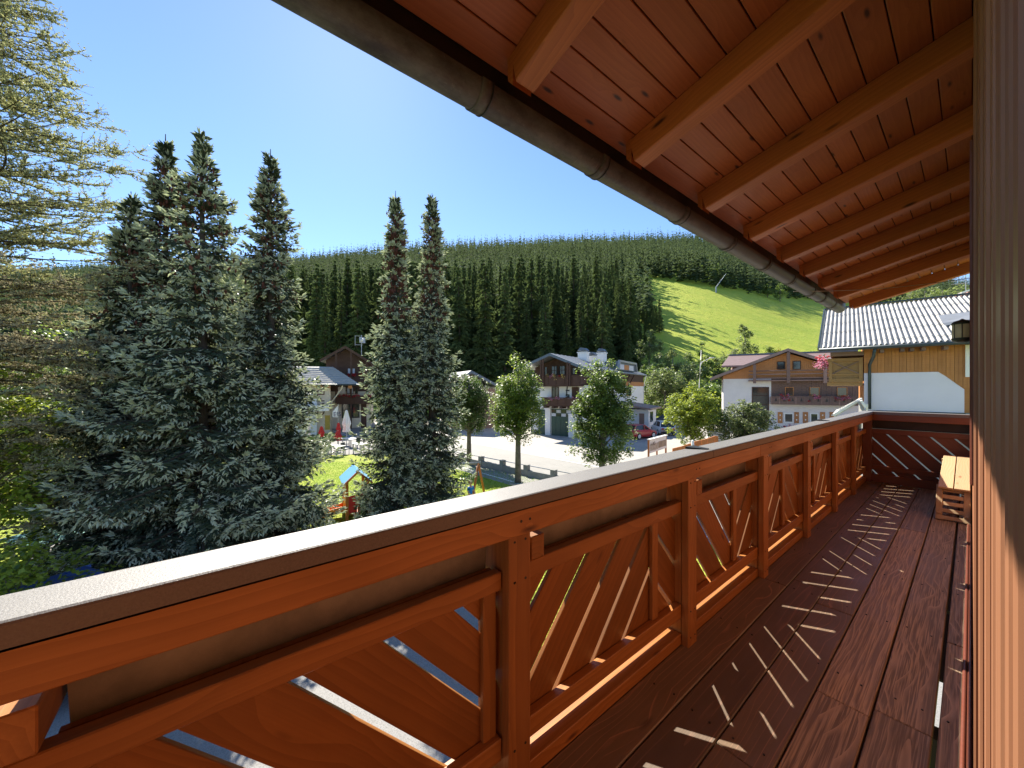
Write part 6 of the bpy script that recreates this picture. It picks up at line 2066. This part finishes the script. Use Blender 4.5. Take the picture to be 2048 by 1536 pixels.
skin_figure('trousers', [sc(v) for v in tv_], [(0, 1), (1, 2), (2, 3), (0, 4), (4, 5), (5, 6)], [tuple(x * S for x in r) for r in [(.14, .105), (.10, .10), (.075, .075), (.055, .055), (.10, .10), (.075, .075), (.055, .055)]], M['navy'], ch)
for s, y in ((.10, -.04), (-.12, .04)):
    MB().hexa([sc((s - .045, y - .16, 0)), sc((s + .045, y - .16, 0)), sc((s + .045, y + .1, 0)), sc((s - .045, y + .1, 0)), sc((s - .035, y - .13, .06)), sc((s + .035, y - .13, .06)), sc((s + .04, y + .08, .12)), sc((s - .04, y + .08, .12))]).build('shoe', M['shoe'], ch)
def hand(wrist, dirn, side, parent):
    """palm, four curled fingers of unequal length and a thumb, one mesh"""
    d = Vector(dirn).normalized(); lat = d.cross(Vector((0, 0, 1))).normalized() * side; dn = Vector((0, 0, -1))
    w0 = Vector(wrist); vs_ = [w0, w0 + d * .045]; es = [(0, 1)]; rs = [.018, .026]
    for i in range(4):
        L = (.062, .07, .066, .052)[i]; b = w0 + d * .075 + lat * (-.024 + .016 * i)
        k = len(vs_); vs_ += [b, b + d * L * .45 + dn * .006, b + d * L * .8 + dn * .026]; rs += [.009, .008, .007]
        es += [(1, k), (k, k + 1), (k + 1, k + 2)]
    k = len(vs_); b = w0 + d * .03 - lat * .028
    vs_ += [b, b + d * .03 - lat * .02, b + d * .055 - lat * .018 + dn * .01]; rs += [.011, .009, .008]; es += [(0, k), (k, k + 1), (k + 1, k + 2)]
    return skin_figure('hand', [v * S if False else v for v in vs_], es, [r * .8 for r in rs], M['skin'], parent, 1, 1)
hand(sc((.16, -.30, .96)), (-.1, -1, -.25), 1, ch); hand(sc((-.17, -.26, .92)), (.1, -1, -.3), -1, ch)

# ================================================================ CARS
M['silver'] = simple('silver car paint', (.62, .63, .65), .3, metal=.2, noise=.02, spec=.8)
M['carred'] = simple('red car paint', (.45, .02, .02), .3, noise=.02, spec=.8)
M['cardark'] = simple('dark grey car paint', (.06, .065, .075), .3, noise=.02, spec=.8)
M['carblue'] = simple('blue car paint', (.03, .09, .35), .3, noise=.02, spec=.8)
M['tyre'] = simple('tyre rubber', (.02, .02, .02), .8)
M['tail'] = simple('tail light', (.5, .02, .02), .3)
M['headl'] = simple('head light', (.7, .7, .7), .1)
def car(name, px, D, rz, paint, label, L=4.1, Wc=1.72, H=1.46, wagon=False):
    """rear end towards -y of its own frame"""
    e = empty(name, GD(px, D), rz, label, 'car', 'cars parked beside the garage house')
    hw_ = Wc / 2
    # body: lofted cross sections along y (rear -> front): (y, half width, z sill, z belt)
    secs = [(-L / 2, .80, .42, .80), (-L / 2 + .06, .90, .30, .90), (-L / 2 + .45, 1, .22, .93), (-.6, 1, .2, .92), (.5, 1, .2, .90), (L / 2 - 1.0, .98, .2, .86), (L / 2 - .35, .93, .24, .74), (L / 2 - .05, .82, .30, .62), (L / 2, .70, .36, .54)]
    mb = MB(); n = 10
    for y, s, z0, z1 in secs:
        w_ = hw_ * s
        ring = [(-w_ * .92, z0), (-w_, z0 + .12), (-w_ * 1.0, (z0 + z1) / 2), (-w_ * .96, z1 - .06), (-w_ * .86, z1), (w_ * .86, z1), (w_ * .96, z1 - .06), (w_, (z0 + z1) / 2), (w_, z0 + .12), (w_ * .92, z0)]
        mb.v += [(x, y, z_) for x, z_ in ring]
    for i in range(len(secs) - 1):
        for j in range(n):
            mb.f.append((i * n + j, i * n + (j + 1) % n, (i + 1) * n + (j + 1) % n, (i + 1) * n + j)); mb.mi.append(0)
    mb.f.append(tuple(range(n))); mb.mi.append(0); k = (len(secs) - 1) * n; mb.f.append(tuple(k + j for j in reversed(range(n)))); mb.mi.append(0)
    body = mb.build('body', paint, e, None, True)
    rear = -L / 2 + (.12 if wagon else .18)
    g0 = [(-hw_ * .86, rear, .90), (hw_ * .86, rear, .90), (hw_ * .86, L / 2 - 1.15, .88), (-hw_ * .86, L / 2 - 1.15, .88)]
    r0, r1 = rear + (.22 if wagon else .38), L / 2 - 1.85
    g1 = [(-hw_ * .68, r0, H - .06), (hw_ * .68, r0, H - .06), (hw_ * .68, r1, H - .04), (-hw_ * .68, r1, H - .04)]
    cab = MB(); cab.hexa(g0 + g1); gl_ = cab.build('windows', M['glassd'], e)
    mb = MB()
    mb.hexa([(x * 1.03, y + (-.02 if y < 0 else .02), z_ + .002) for x, y, z_ in g1] + [(x * .9, y * (.95), H) for x, y, z_ in g1])
    mb.build('roof_panel', paint, e)
    mb = MB()
    for a, b_ in zip(g0, g1):
        mb.beam((a[0] * 1.01, a[1] - .01, a[2]), (b_[0] * 1.02, b_[1] - .01, b_[2]), .09, .07)
    for s in (-1, 1):
        mb.beam((s * hw_ * .865, -.15, .9), (s * hw_ * .70, -.15, H - .06), .08, .07)
    mb.build('pillar', paint, e)['kind'] = 'stuff'
    for s in (-1, 1):
        for y in (-L / 2 + .75, L / 2 - .78):
            mb = MB(); mb.tube([(s * (hw_ - .17), y, .31), (s * (hw_ + .01), y, .31)], .31, 18); wh = mb.build('wheel', M['tyre'], e)
            mb = MB(); mb.tube([(s * (hw_ + .011), y, .31), (s * (hw_ + .022), y, .31)], .2, 14); mb.build('rim', M['silver'], wh)
        MB().box(s * hw_ * .62 - .11, s * hw_ * .62 + .11, -L / 2 - .012, -L / 2 + .08, .64, .84).build('tail_light', M['tail'], e)
        MB().box(s * hw_ * .56 - .14, s * hw_ * .56 + .14, L / 2 - .10, L / 2 + .01, .50, .60).build('head_light', M['headl'], e)
    MB().box(-.26, .26, -L / 2 - .018, -L / 2 - .002, .52, .63).build('number_plate', M['whitemetal'], e)
    MB().box(-hw_ * .8, hw_ * .8, -L / 2 - .03, -L / 2 + .05, .30, .44).build('bumper', M['tyre'] if not wagon else paint, e)
    return e
base = YAW
car('parked_car', 1325, 40.5, base - .12, M['silver'], 'silver hatchback parked beside the white annex, nearest of the silver cars')
car('parked_car', 1347, 46.0, base + 1.05, M['silver'], 'silver estate car parked behind the silver hatchback', L=4.5, wagon=True)
car('parked_car', 1333, 51, base + 1.0, M['cardark'], 'dark car furthest back beside the annex, only its roof in view', L=4.3)
car('parked_car', 1279, 37.2, base - 1.0, M['carred'], 'red car standing in front of the brown annex door', L=3.7, H=1.4)
# the blue car low down at the left, under the larch branches
e = car('parked_car', 95, 6.9, base + 1.2, M['carblue'], 'blue car glimpsed through the branches at the lower left')
del e['group']

# signboard by the road
sf = Fr(1315, 22.5, 1700)
sb = empty('notice_board', sf.O, sf.rz, 'framed notice board with white header and brown photo print beside the road', 'sign')
su0, su1 = sf.U(1299), sf.U(1332.5)
zt = sf.Zp(1299, 880)
zbm = sf.Zp(1299, 907)
MB().box(su0, su1, 0, .05, zbm, zt).build('panel', M['plasterC'], sb)
M['sepia'] = simple('sepia print', (.40, .30, .20), .7, noise=.4, scale=4, col2=(.14, .10, .07))
M['sepial'] = simple('light sepia print', (.48, .40, .32), .7, noise=.3, scale=5, col2=(.26, .2, .15))
mid = (su0 + su1) / 2 + .02
MB().box(mid + .02, su1 - .04, -.006, -.001, zbm + .16, zt - .24).build('photo_print', M['sepia'], sb)
MB().box(su0 + .06, mid - .01, -.006, -.001, zbm + .12, zt - .27).build('photo_print', M['sepial'], sb)
MB().box(su0 - .06, su1 + .06, -.08, .12, zt, zt + .05).build('top_board', M['whitemetal'], sb)
for u in (su0 - .04, su1 + .04, mid):
    MB().box(u - .045, u + .045, .0 if u != mid else .055, .08 if u != mid else .12, 0, zt - .002).build('post', M['orangewood'], sb)
text_obj('A HO', .30, Matrix.Translation((su0 + .12, -.008, zbm + .42)) @ Matrix.Rotation(rad(90), 4, 'X'), simple('brown print', (.10, .07, .05), .7), sb, .003, 'lettering')
# street lamp in front of the thicket
lp = empty('street_lamp', GD(1396, 44), math.atan2(RGT.y, RGT.x), 'pale street lamp pole with curved arm in front of the thicket', 'lamp')
h1 = (HOR - 728) / FPX * 44 + 5.07; h2 = (HOR - 700) / FPX * 44 + 5.07
MB().tube([(0, 0, 0), (.15, 0, h1 * .7), (.3, 0, h1), (.33, 0, h1 + .6), (.38, 0, h2)], [.06, .05, .05, .035, .02], 8).build('pole', M['whitemetal'], lp, None, True)
MB().tube([(.28, 0, h1 - .2), (.5, 0, h1 + .25), (1.1, 0, h1 + .55), (1.55, 0, h1 + .75)], .035, 6).build('arm', M['whitemetal'], lp, None, True)
MB().box(1.4, 1.85, -.1, .1, h1 + .70, h1 + .80).build('lamp_head', M['whitemetal'], lp)
# orange board fence below the yellow-green tree
of = empty('orange_fence', GD(1392, 20.5), math.atan2(RGT.y, RGT.x), 'slanting orange wooden board fence just above the handrail near the cap joint', 'fence')
def pt(px, py, D): p = W(px, py, D); r = p - of.location; return Vector((r.dot(RGT), r.dot(FWD), p.z - GZ))
q = [(1345, 897), (1362, 893), (1380, 887), (1390, 883), (1403, 880), (1415, 877), (1430, 872), (1437, 873)]
for i in range(len(q) - 1):
    a = pt(q[i][0] + .3, q[i][1], 20.5 - .15 * i); b_ = pt(q[i + 1][0] - .3, q[i + 1][1], 20.5 - .15 * (i + 1))
    MB().hexa([(a.x, a.y, 0), (b_.x, b_.y, 0), (b_.x, b_.y + .05, 0), (a.x, a.y + .05, 0), (a.x, a.y, a.z), (b_.x, b_.y, b_.z), (b_.x, b_.y + .05, b_.z), (a.x, a.y + .05, a.z)]).build('fence_board', M['orangewood'], of)
bo = empty('bollard', GD(1385.5, 19.5), 0, 'slim white bollard beside the orange fence', 'bollard')
MB().lathe([(.07, 0), (.07, (HOR - 880) / FPX * 19.5 + 5.07 - .04), (.03, (HOR - 880) / FPX * 19.5 + 5.07)], 12).build('bollard_body', M['whitemetal'], bo, None, True)
fp = empty('flower_pot', GD(1403, 31.5), 0, 'dark pot with yellowish plant beside the white path', 'plant pot')
MB().lathe([(.22, 0), (.3, .45), (.27, .45)], 12).build('pot', M['darkmetal'], fp, None, True)
rngp = np.random.default_rng(3)
link('foliage', leaf_crown(rngp, rngp.normal(0, .14, (8, 3)) + np.array([0, 0, .65]), 160, .1, 1, [M['leaf_bright']], 'foliage', clump_r=.15), fp)['kind'] = 'stuff'
